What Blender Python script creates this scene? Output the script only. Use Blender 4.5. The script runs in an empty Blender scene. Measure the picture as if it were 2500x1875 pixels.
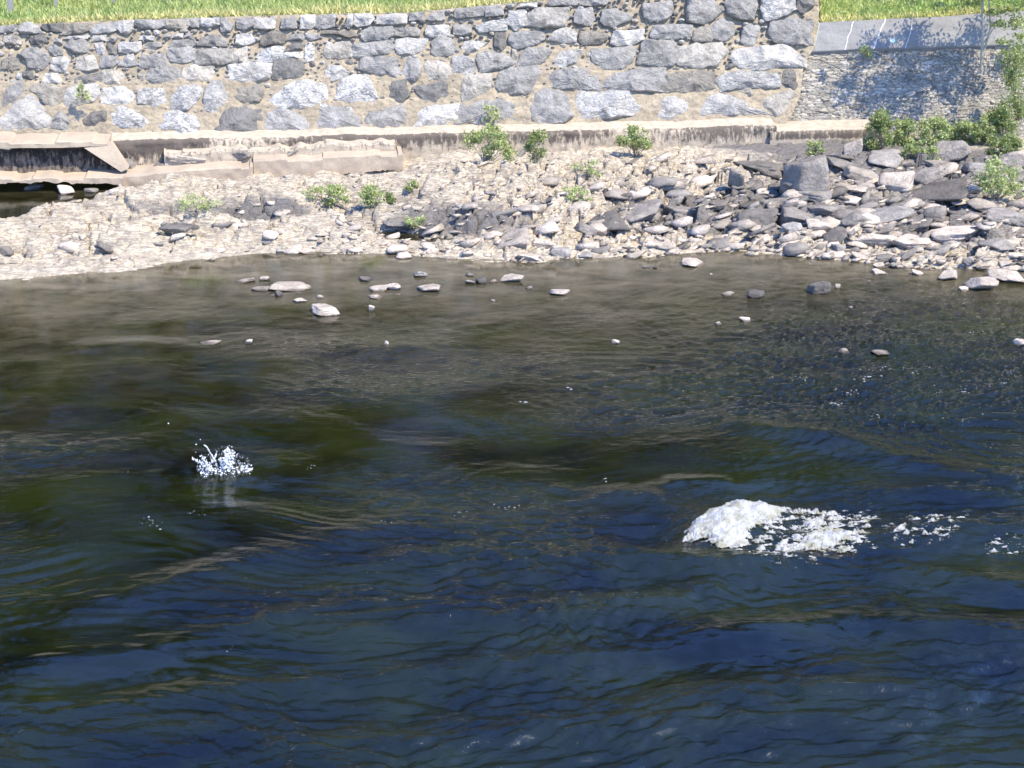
import bpy, math, random
import numpy as np
from mathutils import Vector, Matrix

# ------------------------------------------------------------------ camera, sky, sun, exposure
SC = bpy.context.scene
COL = SC.collection
CAM_H, PITCH, FPX, W0, H0 = 9.0, math.radians(18.9), 4200.0, 2500.0, 1875.0
cam_data = bpy.data.cameras.new("camera")
cam = bpy.data.objects.new("camera", cam_data)
COL.objects.link(cam)
cam.location = (0, 0, CAM_H)
cam.rotation_euler = (math.radians(90) - PITCH, 0, 0)
cam_data.sensor_width = 36.0
cam_data.lens = FPX / W0 * 36.0
cam_data.clip_end = 2000
SC.camera = cam

SUN_DIR = Vector((0.62, -0.52, 1.12)).normalized()      # towards the sun
world = bpy.data.worlds.new("World")
SC.world = world
world.use_nodes = True
wn = world.node_tree
sky = wn.nodes.new("ShaderNodeTexSky")
sky.sky_type = 'NISHITA'
sky.sun_disc = False
sky.sun_elevation = math.asin(SUN_DIR.z)
sky.sun_rotation = math.atan2(SUN_DIR.x, SUN_DIR.y)
sky.air_density = 1.0
sky.dust_density = 0.0
sky.ozone_density = 6.0
deep = wn.nodes.new("ShaderNodeMix"); deep.data_type = 'RGBA'; deep.blend_type = 'MULTIPLY'
deep.inputs[0].default_value = 1.0; deep.inputs[7].default_value = (.80, .885, 1.18, 1)      # a deeper, cleaner blue than the default air
wn.links.new(sky.outputs[0], deep.inputs[6])
wn.links.new(deep.outputs[2], wn.nodes["Background"].inputs[0])
wn.nodes["Background"].inputs[1].default_value = 0.15
sl = bpy.data.lights.new("sun", 'SUN')
sl.energy = 3.1
sl.angle = math.radians(0.5)
sl.color = (1.0, 0.91, 0.71)
sun = bpy.data.objects.new("sun", sl)
COL.objects.link(sun)
sun.rotation_euler = SUN_DIR.to_track_quat('Z', 'Y').to_euler()
SC.view_settings.view_transform = 'Standard'
SC.view_settings.look = 'None'
SC.view_settings.exposure = 1.55
SC.view_settings.gamma = 1.0
SC.cycles.use_denoising = True
SC.cycles.max_bounces = 8
SC.cycles.diffuse_bounces = 2
SC.cycles.glossy_bounces = 3
SC.cycles.transparent_max_bounces = 24
SC.cycles.sample_clamp_indirect = 4
SC.cycles.sample_clamp_direct = 5
SC.cycles.caustics_reflective = False
SC.cycles.caustics_refractive = False

rng = np.random.default_rng(7)
random.seed(7)

# ------------------------------------------------------------------ pixel -> world helpers (plain pinhole geometry)
CP, SP = math.cos(PITCH), math.sin(PITCH)
def ray(px, py):
    a = (px - W0 / 2) / FPX; b = (H0 / 2 - py) / FPX
    d = np.array([a, CP + b * SP, -SP + b * CP])
    return d / np.linalg.norm(d)
ORG = np.array([0, 0, CAM_H])
def at_z(px, py, z=0.0):
    d = ray(px, py); t = (z - CAM_H) / d[2]
    return ORG + d * t
def mpp(p):                                       # metres per photo pixel at a point
    p = np.asarray(p) - ORG
    return (p[1] * CP - p[2] * SP) / FPX

# wall frame: line of the ledge's front edge
LP0, LP1 = at_z(0, 352, .97), at_z(1890, 308, .97)
WU = (LP1 - LP0); WU[2] = 0; WU /= np.linalg.norm(WU)          # along the wall
WB = np.array([-WU[1], WU[0], 0.0])                            # away from the camera
def plane_hit(px, py, off, batter=0.0, z0=1.05):
    """ray against a plane parallel to the wall, off metres behind the ledge edge, leaning back"""
    n = -WB * 1.0 + np.array([0, 0, batter])
    p0 = LP0 + WB * off; p0[2] = z0
    d = ray(px, py)
    t = np.dot(p0 - ORG, n) / np.dot(d, n)
    return ORG + d * t

# ------------------------------------------------------------------ numpy noise
def _h(ix, iy, iz, s):
    n = (ix * 374761393 + iy * 668265263 + iz * 2147483647 + s * 1274126177) & 0xFFFFFFFF
    n = ((n ^ (n >> 13)) * 1274126177) & 0xFFFFFFFF
    n = (n ^ (n >> 16)) & 0xFFFFFFFF
    n = (n * 2246822519) & 0xFFFFFFFF
    n = n ^ (n >> 15)
    return (n & 0xFFFFFF) / float(0xFFFFFF)
def vn(x, y, z=0.0, s=0):
    x = np.asarray(x, float); y = np.asarray(y, float); z = np.asarray(z, float) + 0 * x
    ix, iy, iz = np.floor(x).astype(np.int64), np.floor(y).astype(np.int64), np.floor(z).astype(np.int64)
    fx, fy, fz = x - ix, y - iy, z - iz
    fx, fy, fz = [f * f * (3 - 2 * f) for f in (fx, fy, fz)]
    r = 0
    for dx in (0, 1):
        for dy in (0, 1):
            for dz in (0, 1):
                w = (fx if dx else 1 - fx) * (fy if dy else 1 - fy) * (fz if dz else 1 - fz)
                r = r + w * _h(ix + dx, iy + dy, iz + dz, s)
    return r * 2 - 1
def fbm(x, y, z=0.0, s=0, o=4, g=.5):
    a, f, r = 1.0, 1.0, 0
    for k in range(o):
        r = r + a * vn(np.asarray(x) * f, np.asarray(y) * f, np.asarray(z) * f, s + k * 17)
        a *= g; f *= 2.03
    return r
def worley(x, y, s=0):
    """distance to edge-ish (f2-f1), cell offset vector and cell random numbers"""
    ix, iy = np.floor(x).astype(np.int64), np.floor(y).astype(np.int64)
    f1 = np.full(x.shape, 9.0); f2 = np.full(x.shape, 9.0)
    cx = np.zeros(x.shape); cy = np.zeros(x.shape); a = np.zeros(x.shape); b = np.zeros(x.shape); c = np.zeros(x.shape)
    for dx in (-1, 0, 1):
        for dy in (-1, 0, 1):
            jx, jy = ix + dx, iy + dy
            px = jx + _h(jx, jy, 0 * jx, s); py = jy + _h(jx, jy, 0 * jx + 1, s)
            d = np.hypot(px - x, py - y)
            m = d < f1
            f2 = np.where(m, f1, np.minimum(f2, d)); f1 = np.where(m, d, f1)
            cx = np.where(m, x - px, cx); cy = np.where(m, y - py, cy)
            a = np.where(m, _h(jx, jy, 0 * jx + 2, s), a)
            b = np.where(m, _h(jx, jy, 0 * jx + 3, s), b)
            c = np.where(m, _h(jx, jy, 0 * jx + 4, s), c)
    return f2 - f1, cx, cy, a, b, c
def sstep(a, b, x):
    t = np.clip((x - a) / (b - a), 0, 1)
    return t * t * (3 - 2 * t)

# ------------------------------------------------------------------ mesh helpers
def mesh_obj(name, verts, faces, mat, parent=None, smooth=False, tint=None, attrs=None, loc=None):
    verts = np.asarray(verts, dtype=np.float32).reshape(-1, 3)
    if loc is not None:
        verts = verts - np.asarray(loc, dtype=np.float32)
    me = bpy.data.meshes.new(name)
    if isinstance(faces, np.ndarray):
        k = faces.shape[1]; n = len(faces)
        me.vertices.add(len(verts)); me.vertices.foreach_set("co", verts.ravel())
        me.loops.add(n * k); me.loops.foreach_set("vertex_index", faces.astype(np.int32).ravel())
        me.polygons.add(n); me.polygons.foreach_set("loop_start", np.arange(0, n * k, k, dtype=np.int32))
        me.update(calc_edges=True); me.validate()
    else:
        me.from_pydata(verts.tolist(), [], faces); me.update()
    if smooth:
        me.polygons.foreach_set("use_smooth", [True] * len(me.polygons))
    if tint is not None:
        tint = np.asarray(tint, dtype=np.float32)
        if tint.ndim == 1: tint = np.tile(tint, (len(verts), 1))
        ca = me.attributes.new("tint", 'FLOAT_COLOR', 'POINT')
        ca.data.foreach_set("color", np.concatenate([tint[:, :3], np.ones((len(verts), 1), np.float32)], 1).ravel())
    for k, v in (attrs or {}).items():
        a = me.attributes.new(k, 'FLOAT', 'POINT'); a.data.foreach_set("value", np.asarray(v, np.float32).ravel())
    me.materials.append(mat)
    o = bpy.data.objects.new(name, me)
    COL.objects.link(o)
    if loc is not None: o.location = tuple(float(v) for v in loc)
    if parent is not None: o.parent = parent
    return o
def tag(o, label=None, cat=None, group=None, kind=None):
    if label: o["label"] = label
    if cat: o["category"] = cat
    if group: o["group"] = group
    if kind: o["kind"] = kind
    return o
def empty(name, loc=(0, 0, 0)):
    o = bpy.data.objects.new(name, None); COL.objects.link(o); o.location = tuple(float(v) for v in loc)
    return o
def child(name, verts, faces, mat, parent, **k):           # verts in world, parent is an unrotated Empty
    return mesh_obj(name, np.asarray(verts, float).reshape(-1, 3) - np.array(parent.location), faces, mat, parent, **k)
def grid_faces(nr, nc):
    i = np.arange(nr - 1)[:, None] * nc + np.arange(nc - 1)[None, :]
    i = i.ravel()
    return np.stack([i, i + 1, i + nc + 1, i + nc], 1)
class MB:
    def __init__(s): s.v = []; s.f = []; s.t = []; s.n = 0
    def add(s, v, f, tint=(1, 0, 0)):
        v = np.asarray(v, float).reshape(-1, 3)
        s.v.append(v); s.f += [tuple(int(i) + s.n for i in q) for q in f]
        s.t.append(np.tile(np.asarray(tint, float), (len(v), 1))); s.n += len(v)
    def V(s): return np.concatenate(s.v)
    def T(s): return np.concatenate(s.t)

# ------------------------------------------------------------------ materials
def new_mat(name):
    m = bpy.data.materials.new(name); m.use_nodes = True
    return m, m.node_tree.nodes, m.node_tree.links, m.node_tree.nodes["Principled BSDF"]
def nmix(N, L, fac, a, b, mode='MIX'):
    x = N.new("ShaderNodeMix"); x.data_type = 'RGBA'; x.blend_type = mode
    for sock, v in ((x.inputs[0], fac), (x.inputs[6], a), (x.inputs[7], b)):
        if hasattr(v, 'links') or hasattr(v, 'is_output'): L.new(v, sock)
        elif isinstance(v, (int, float)): sock.default_value = v
        else: sock.default_value = (*v, 1)
    return x.outputs[2]
def nnoise(N, L, vec, scale, detail=4, rough=.6, dist=0.0):
    x = N.new("ShaderNodeTexNoise"); x.inputs['Scale'].default_value = scale
    x.inputs['Detail'].default_value = detail; x.inputs['Roughness'].default_value = rough
    x.inputs['Distortion'].default_value = dist
    if vec is not None: L.new(vec, x.inputs['Vector'])
    return x.outputs[0]
def nramp(N, L, v, lo, hi, c0=(0, 0, 0), c1=(1, 1, 1)):
    x = N.new("ShaderNodeValToRGB"); L.new(v, x.inputs[0])
    x.color_ramp.elements[0].position = lo; x.color_ramp.elements[1].position = hi
    x.color_ramp.elements[0].color = (*c0, 1); x.color_ramp.elements[1].color = (*c1, 1)
    return x.outputs[0]
def nmath(N, L, op, a, b=None):
    x = N.new("ShaderNodeMath"); x.operation = op
    for i, v in enumerate((a, b)):
        if v is None: continue
        if isinstance(v, (int, float)): x.inputs[i].default_value = v
        else: L.new(v, x.inputs[i])
    return x.outputs[0]
def nbump(N, L, h, strength, dist, normal=None):
    x = N.new("ShaderNodeBump"); x.inputs['Strength'].default_value = strength; x.inputs['Distance'].default_value = dist
    L.new(h, x.inputs['Height'])
    if normal is not None: L.new(normal, x.inputs['Normal'])
    return x.outputs[0]
def nmap(N, L, scale=(1, 1, 1), rot=(0, 0, 0), kind='Object'):
    c = N.new("ShaderNodeTexCoord"); m = N.new("ShaderNodeMapping")
    if kind == 'Position':
        g = N.new("ShaderNodeNewGeometry"); L.new(g.outputs['Position'], m.inputs[0])
    else: L.new(c.outputs[kind], m.inputs[0])
    m.inputs['Scale'].default_value = scale; m.inputs['Rotation'].default_value = rot
    return m.outputs[0]
def ntint(N, L):
    a = N.new("ShaderNodeAttribute"); a.attribute_name = "tint"
    s = N.new("ShaderNodeSeparateColor"); L.new(a.outputs['Color'], s.inputs[0])
    return s.outputs[0], s.outputs[1], s.outputs[2]

def mat_stone(name, grey=(.285, .27, .245), white=(.60, .585, .55), warm=(.33, .29, .225), dark=(.055, .056, .06), stretch=(1, 1, 2.2)):
    """tint.r = brightness, tint.g = amount of white mottling, tint.b = warmth"""
    m, N, L, B = new_mat(name)
    r, g, b = ntint(N, L)
    P = nmap(N, L, (1, 1, 1), kind='Position')
    PS = nmap(N, L, stretch, (.5, .7, .3), kind='Position')
    base = nmix(N, L, b, grey, warm)
    big = nramp(N, L, nnoise(N, L, P, 3.3, 5, .65), .3, .7, (.62, .62, .62), (1.3, 1.3, 1.3))
    base = nmix(N, L, 1.0, base, big, 'MULTIPLY')
    fine = nramp(N, L, nnoise(N, L, P, 24, 4, .7), .3, .72, (.7, .7, .7), (1.28, 1.28, 1.28))
    base = nmix(N, L, 1.0, base, fine, 'MULTIPLY')
    dk = nramp(N, L, nnoise(N, L, PS, 5.5, 6, .7, .8), .56, .68)
    base = nmix(N, L, nmath(N, L, 'MULTIPLY', dk, .55), base, dark)
    wn_ = nnoise(N, L, PS, 7.5, 7, .72, 1.3)
    th = nmath(N, L, 'SUBTRACT', .74, nmath(N, L, 'MULTIPLY', g, .29))
    wm = nmath(N, L, 'MULTIPLY', nmath(N, L, 'SUBTRACT', wn_, th), 7.0)
    cl = N.new("ShaderNodeClamp"); L.new(wm, cl.inputs[0])
    base = nmix(N, L, cl.outputs[0], base, white)
    base = nmix(N, L, 1.0, base, nmath(N, L, 'MULTIPLY', r, 1.0), 'MULTIPLY')
    if name == "bank_rock":                                   # wet rim just above the water
        sx = N.new("ShaderNodeSeparateXYZ"); L.new(P, sx.inputs[0])
        wz = nmath(N, L, 'ADD', sx.outputs[2], nmath(N, L, 'MULTIPLY', nnoise(N, L, P, 5, 3), .05))
        base = nmix(N, L, 1.0, base, nramp(N, L, wz, .045, .07, (.28, .26, .24), (1, 1, 1)), 'MULTIPLY')
    L.new(base, B.inputs['Base Color'])
    B.inputs['Roughness'].default_value = .75
    hb = nnoise(N, L, P, 11, 8, .7)
    L.new(nbump(N, L, hb, .75, .09), B.inputs['Normal'])
    return m
M_BOULDER = mat_stone("boulder_stone")
M_ROCK = mat_stone("bank_rock", grey=(.27, .245, .215), white=(.56, .50, .43), warm=(.46, .385, .305), dark=(.055, .047, .04), stretch=(1.2, 1, 3))

def mat_speckle(name, c0, c1, c2, s1=2.0, s2=18.0, rough=.9, bump=.5, bd=.04, lo=.38, hi=.62):
    m, N, L, B = new_mat(name)
    P = nmap(N, L, kind='Position')
    a = nramp(N, L, nnoise(N, L, P, s1, 6, .65), lo, hi)
    col = nmix(N, L, a, c0, c1)
    f = nramp(N, L, nnoise(N, L, P, s2, 5, .75), .46, .66)
    col = nmix(N, L, nmath(N, L, 'MULTIPLY', f, .6), col, c2)
    L.new(col, B.inputs['Base Color']); B.inputs['Roughness'].default_value = rough
    L.new(nbump(N, L, nnoise(N, L, P, s2 * .8, 7, .7), bump, bd), B.inputs['Normal'])
    return m
M_MORTAR = mat_speckle("mortar", (.38, .31, .21), (.27, .22, .15), (.15, .125, .095), 2.2, 13, bump=.9, bd=.05)
M_CONC = mat_speckle("concrete", (.44, .355, .255), (.36, .285, .205), (.25, .2, .15), 1.2, 26, bump=.35, bd=.02)

def mat_stained(name, clean, stain, amount=.5, seedscale=1.0):
    """concrete with dark lichen stains that run down in streaks; tint.r carries how stained each place is"""
    m, N, L, B = new_mat(name)
    r, g, b = ntint(N, L)
    P = nmap(N, L, (7 * seedscale, 7 * seedscale, 2.2 * seedscale), kind='Position')
    Q = nmap(N, L, kind='Position')
    n = nnoise(N, L, P, 1.6, 7, .72)
    th = nmath(N, L, 'SUBTRACT', .74, nmath(N, L, 'MULTIPLY', r, amount))
    f = nmath(N, L, 'MULTIPLY', nmath(N, L, 'SUBTRACT', n, th), 7.0)
    cl = N.new("ShaderNodeClamp"); L.new(f, cl.inputs[0])
    c = nmix(N, L, nramp(N, L, nnoise(N, L, Q, 6, 5), .35, .65), clean, tuple(v * .72 for v in clean))
    col = nmix(N, L, cl.outputs[0], c, stain)
    L.new(col, B.inputs['Base Color']); B.inputs['Roughness'].default_value = .9
    L.new(nbump(N, L, nnoise(N, L, Q, 20, 7, .7), .6, .03), B.inputs['Normal'])
    return m
M_STAIN = mat_stained("stained_concrete", (.46, .38, .28), (.10, .08, .062), .52)
M_SHADED_STAIN = mat_stained("stained_shaded_concrete", (.20, .16, .12), (.016, .013, .011), .5)  # stained concrete, its tones darkened to stand for shade under the cap

def mat_bank():
    m, N, L, B = new_mat("bank_bedrock")
    r, g, b = ntint(N, L)                       # r: grey weathered, g: algae green-brown (river bed), b: depth darkening of the algae
    P = nmap(N, L, kind='Position')
    S = nmap(N, L, (1.0, 3.0, 6.0), (0, 0, .35), kind='Position')
    cream = nmix(N, L, nramp(N, L, nnoise(N, L, P, 2.4, 6, .7), .4, .62), (.62, .53, .385), (.42, .35, .255))
    cream = nmix(N, L, nmath(N, L, 'MULTIPLY', nramp(N, L, nnoise(N, L, S, 4.5, 8, .80, .6), .45, .56), .85), cream, (.21, .178, .15))
    grey = nmix(N, L, nramp(N, L, nnoise(N, L, S, 7, 6, .7), .35, .65), (.20, .18, .16), (.10, .09, .082))
    n2 = nnoise(N, L, P, 1.7, 7, .72)
    f = nmath(N, L, 'MULTIPLY', nmath(N, L, 'SUBTRACT', nmath(N, L, 'ADD', r, nmath(N, L, 'MULTIPLY', n2, .9)), .86), 5.0)
    cl = N.new("ShaderNodeClamp"); L.new(f, cl.inputs[0])
    col = nmix(N, L, cl.outputs[0], cream, grey)
    bed = nmix(N, L, nramp(N, L, nnoise(N, L, P, 1.3, 7, .7), .38, .64), (.30, .24, .15), (.13, .12, .055))
    bedd = nmix(N, L, nramp(N, L, nnoise(N, L, P, .45, 5, .65), .40, .60), (.10, .135, .03), (.045, .06, .015))
    bed = nmix(N, L, b, bed, bedd)
    col = nmix(N, L, g, col, bed)
    L.new(col, B.inputs['Base Color']); B.inputs['Roughness'].default_value = .85
    h = nmath(N, L, 'ADD', nnoise(N, L, S, 5, 8, .7, .4), nmath(N, L, 'MULTIPLY', nnoise(N, L, P, 22, 6, .7), .5))
    L.new(nbump(N, L, h, .8, .08), B.inputs['Normal'])
    return m
M_BANK = mat_bank()

def mat_leaf(name, c0, c1, trans=.35):
    m, N, L, B = new_mat(name)
    o = N.new("ShaderNodeAttribute"); o.attribute_name = "tint"
    s = N.new("ShaderNodeSeparateColor"); L.new(o.outputs['Color'], s.inputs[0])
    col = nmix(N, L, s.outputs[0], c0, c1)
    L.new(col, B.inputs['Base Color']); B.inputs['Roughness'].default_value = .55
    t = N.new("ShaderNodeBsdfTranslucent"); L.new(nmix(N, L, .5, col, (.45, .55, .08), 'MIX'), t.inputs[0])
    mx = N.new("ShaderNodeMixShader"); mx.inputs[0].default_value = trans
    L.new(B.outputs[0], mx.inputs[1]); L.new(t.outputs[0], mx.inputs[2])
    L.new(mx.outputs[0], N["Material Output"].inputs[0])
    return m
M_LEAF = mat_leaf("shrub_leaf", (.10, .14, .04), (.50, .55, .24))
M_GRASS = mat_leaf("grass_blade", (.33, .43, .15), (.68, .60, .28), .3)
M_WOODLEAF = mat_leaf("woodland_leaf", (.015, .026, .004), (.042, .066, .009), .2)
def mat_plain(name, c, rough=.8):
    m, N, L, B = new_mat(name)
    P = nmap(N, L, kind='Position')
    v = nramp(N, L, nnoise(N, L, P, 14, 5, .7), .3, .7, tuple(x * .7 for x in c), tuple(min(1, x * 1.25) for x in c))
    L.new(v, B.inputs['Base Color']); B.inputs['Roughness'].default_value = rough
    L.new(nbump(N, L, nnoise(N, L, P, 30, 5), .4, .02), B.inputs['Normal'])
    return m
M_STEM = mat_plain("bark_stem", (.20, .17, .13))
M_PALE_BARK = mat_plain("pale_bark", (.42, .38, .30))
M_DARKWOOD = mat_plain("weathered_wood", (.16, .15, .14))
M_POST = mat_plain("pale_fence_post", (.26, .25, .23))
M_SOIL = mat_speckle("field_ground", (.16, .25, .05), (.28, .30, .08), (.36, .31, .12), .9, 9, bump=.6, bd=.05)
M_SLATE = mat_speckle("slate_coping", (.26, .25, .235), (.20, .192, .182), (.15, .145, .138), 1.4, 20, rough=1.0, bump=.5, bd=.03)
M_WHITE = mat_plain("white_vein", (.75, .73, .70))
M_BLUE = mat_plain("pale_blue_mark", (.30, .48, .80))

# ------------------------------------------------------------------ terrain: bank, pool and river bed
def poly_world(pts, z=0.0):
    a = np.array([at_z(x, y, z)[:2] for x, y in pts]); return a[:, 0], a[:, 1]
SHX, SHY = poly_world([(-500, 720), (0, 684), (150, 672), (300, 656), (450, 637), (620, 620), (750, 614), (960, 620), (1100, 632), (1300, 634), (1430, 627), (1600, 622), (1800, 612), (1950, 628), (2100, 640), (2250, 650), (2400, 656), (2500, 662), (3000, 680)])
PLX, PLY = poly_world([(-500, 575), (0, 566), (60, 560), (110, 546), (230, 522), (290, 502), (330, 488), (420, 476), (470, 468)])
def shore_y(X): return np.interp(X, SHX, SHY)
def ledge_y(X):
    t = (X - LP0[0]) / WU[0]
    return LP0[1] + t * WU[1]
# blotches of grey weathered rock, given as photo spots on the bank: x, y, rx, ry, strength
GREY = [(500, 508, 260, 20, .5), (700, 525, 160, 22, .55), (1050, 520, 190, 34, .6), (1230, 540, 150, 26, .5), (1010, 480, 60, 15, .35), (1400, 570, 120, 30, .2),
        (1560, 520, 150, 30, .6), (1750, 510, 170, 40, .65), (1900, 520, 160, 50, .6), (1900, 420, 150, 50, .4), (2150, 400, 220, 50, .55), (2350, 420, 220, 60, .6),
        (2200, 520, 300, 60, .45), (2400, 560, 200, 60, .4), (250, 520, 120, 16, .3), (150, 560, 150, 14, .3), (260, 600, 90, 22, .25), (1240, 365, 200, 25, .3), (1500, 375, 400, 20, .35), (1850, 360, 200, 30, .5), (300, 560, 200, 16, .25)]
GW = []
for x, y, rx, ry, s in GREY:
    p = at_z(x, y, .3); k = mpp(p)
    GW.append((p[0], p[1], rx * k, ry * k / math.sin(math.radians(13.5)), s))
def zone(X, Y):
    sy, ly = shore_y(X), ledge_y(X)
    return (Y - sy) / (ly - sy)
def base_z(X, Y):
    """smooth bank and bed"""
    sy, ly = shore_y(X), ledge_y(X)
    u = (Y - sy) / (ly - sy)
    top = .20 + .26 * sstep(-3.6, -1.2, X) + .08 * sstep(2, 9, X)
    z = top * (np.clip(u, 0, 1.3) ** .75 + (.75 * np.exp(-((u - .45) / .25) ** 2)) * (1 - sstep(-3.6, -1.2, X))) + .03
    # pool on the left
    py = np.interp(X, PLX, PLY)
    pin = sstep(-.15, .7, Y - py) * (1 - sstep(PLX[-3], PLX[-1], X))
    ridge = .26 * sstep(0, .8, u * 6) * (1 - sstep(PLX[-4], PLX[-1] + 2, X))
    z = z * (1 - pin) - .32 * pin
    z = z + 0 * ridge
    # under water
    d = np.clip(sy - Y, 0, 60)
    right = sstep(1.0, 7.0, X)
    deep = 1 - np.exp(-d / (6.5 + 5 * right))
    zb = -(.02 + .06 * np.clip(d, 0, 1.5) + (1.5 - .55 * right) * deep ** 1.7)
    dark_hole = 0.7 * np.exp(-(((X + 8.5) / 4.0) ** 2 + ((Y - 27.0) / 1.6) ** 2)) + .5 * np.exp(-(((X - 1.0) / 2.5) ** 2 + ((Y - 24.6) / 1.0) ** 2))
    zb = zb - dark_hole
    return np.where(Y < sy, zb, z)
def terrain(X, Y):
    z = base_z(X, Y)
    sy = shore_y(X)
    u = zone(X, Y)
    right = sstep(-2, 6, X)
    # slabby strata: cells stretched along the bedding, each tilted a little its own way
    ang = .10 + .35 * right
    ca, sa = np.cos(ang), np.sin(ang)
    xr = X * ca + Y * sa; yr = -X * sa + Y * ca
    wx = fbm(X * 1.1, Y * 1.1, 0, 5, 3) * .35; wy = fbm(X * 1.1, Y * 1.1, 3.3, 6, 3) * .35
    e, cx, cy, a, b, c = worley(xr * .8 + wx, yr * 1.9 + wy, 11)
    e2, cx2, cy2, a2, b2, c2 = worley(xr * 2.5 + wx, yr * 5.5 + wy, 12)
    e3, cx3, cy3, a3, b3, c3 = worley(xr * 6 + wx, yr * 11 + wy, 14)
    amp = (1.0 + .7 * right) * (1 - .75 * sstep(.72, .9, u))
    s1 = (a - .5) * .22 + cy * (b * .26 - .02) + cx * (c - .5) * .08
    s2 = ((a2 - .5) * .085 + cy2 * (b2 * .10) + cx2 * (c2 - .5) * .05) * (1 - .55 * right)
    s3 = ((a3 - .5) * .035 + cy3 * b3 * .03) * (1 - .6 * right)
    d = amp * (s1 + s2 + s3) + fbm(X * 2.2, Y * 2.2, 0, 8, 4) * .02
    crack = -(1 - sstep(0, .09, e)) * .24 * amp * sstep(.2, .5, c) - (1 - sstep(0, .10, e2)) * .08 * amp
    land = sstep(-.5, .55, Y - sy)
    wob_ = fbm(X * 1.6, Y * 1.6, 0, 89, 3) * .10
    fz = fbm(X * .5 + Y * .2 + wob_, Y * 1.35 - X * .22 * right + wob_, 0, 88, 2, .55) * 3.0
    stair = np.floor(fz) + sstep(.0, .16, fz - np.floor(fz))
    d = d + stair * (.085 - .055 * right) * (1 - .8 * sstep(.72, .9, u))
    pooledge = sstep(.0, .5, np.abs(Y - np.interp(X, PLX, PLY))) + sstep(PLX[-3], PLX[-1], X)
    land = land * np.clip(.25 + .75 * pooledge, 0, 1)
    near = sstep(0, .04, u)
    zz = z + (d + crack) * land
    # keep the bank out of the water just behind the shoreline
    rim = sstep(-.05, .25, Y - sy) * (1 - sstep(.25, 1.2, Y - sy))
    zz = np.where((Y > sy) & (rim > 0), np.maximum(zz, .02 + .05 * rim + .3 * (d * rim)), zz)
    und = np.exp(-((Y - (ledge_y(X) - .92)) / .26) ** 2) * (1 - sstep(-2.6, -2.2, X)) * sstep(-.25, .25, vn(X * 1.3, 0 * X, 0, 66))
    zz = zz - .20 * und
    bedn = fbm(X * 1.3, Y * 1.3, 0, 31, 5) * .10 * (1 - land)
    zz = zz + np.where(Y < sy, bedn * sstep(0, 2.5, sy - Y), 0)
    # riverside under the ledge is cut flat
    return zz, land, e
NXT = 900
xs = np.linspace(-15.5, 15.5, NXT)
ys = np.concatenate([np.linspace(5, 32.5, 200, endpoint=False), np.linspace(32.5, 44.6, 420)])
TX, TY = np.meshgrid(xs, ys)
TZ, TLAND, TE = terrain(TX, TY)
tr = np.zeros(TX.shape)
for gx, gy, rx, ry, s in GW:
    tr += s * np.exp(-(((TX - gx) / rx) ** 2 + ((TY - gy) / ry) ** 2))
tr = np.clip(tr + .10 * sstep(3, 9, TX), 0, 1)
bedm = 1 - sstep(-.22, .0, TZ)
depthm = sstep(.30, .95, -TZ)
bank = mesh_obj("river_bank", np.stack([TX, TY, TZ], -1), grid_faces(len(ys), NXT), M_BANK,
                tint=np.stack([tr.ravel(), bedm.ravel(), depthm.ravel()], 1))
tag(bank, kind="structure")
def tz(x, y):
    z, _, _ = terrain(np.array([float(x)]), np.array([float(y)])); return float(z[0])
def ground_hit(px, py, zmin=-9.0):
    """where the sight line through a photo spot meets bank or water"""
    d = ray(px, py)
    t = np.linspace(30, 48, 900)
    P = ORG + d * t[:, None]
    z, _, _ = terrain(P[:, 0], P[:, 1])
    z = np.maximum(z, 0 if zmin < 0 else z)
    i = np.argmax(P[:, 2] <= z)
    return P[i] if P[i, 2] <= z[i] else at_z(px, py, 0)

# ------------------------------------------------------------------ water
def fft_field(n, size, seed, lam_lo, lam_hi, aniso=1.0, power=1.0, rot=0.0):
    r = np.random.default_rng(seed)
    k = np.fft.fftfreq(n, size / n)
    KX, KY = np.meshgrid(k, k)
    c, s = math.cos(rot), math.sin(rot)
    kx, ky = (KX * c + KY * s) * aniso, -KX * s + KY * c
    kk = np.hypot(kx, ky) + 1e-9
    lam = 1 / kk
    filt = (lam > lam_lo) * (lam < lam_hi) * lam ** power
    filt *= np.exp(-((lam_lo / lam) ** 6)) 
    f = np.fft.ifft2(np.fft.fft2(r.standard_normal((n, n))) * filt).real
    return f / f.std()
TS, TN = 28.0, 1400
def samp(F, X, Y):
    n = F.shape[0]
    u = (X / TS * n) % n; v = (Y / TS * n) % n
    i, j = np.floor(u).astype(int) % n, np.floor(v).astype(int) % n
    fu, fv = u - np.floor(u), v - np.floor(v)
    i1, j1 = (i + 1) % n, (j + 1) % n
    return (F[j, i] * (1 - fu) + F[j, i1] * fu) * (1 - fv) + (F[j1, i] * (1 - fu) + F[j1, i1] * fu) * fv
NR, NC = 980, 900
sv = np.linspace(0, 1, NR)
ybot, ytop = 9.5, 42.6
WYr = 1 / ((1 - sv) / ybot + sv / ytop)
WYr[0] = 5
UC = np.linspace(-1, 1, NC)
WY = np.repeat(WYr[:, None], NC, 1)
WX = UC[None, :] * (WYr[:, None] * .37 + 1.2)
F_big = fft_field(TN, TS, 3, 1.0, 4.5, 1.6, 1.2, .12)
F_mid = fft_field(TN, TS, 4, .16, .62, 1.8, .7, .13)
F_sml = fft_field(TN, TS, 5, .07, .22, 1.7, .8, .10)
F_rif = fft_field(TN, TS, 6, .10, .45, 1.1, .9, 0)
PATCH = fft_field(TN, TS, 8, 2.2, 8, 2.0, 1.0, .1)
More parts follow.
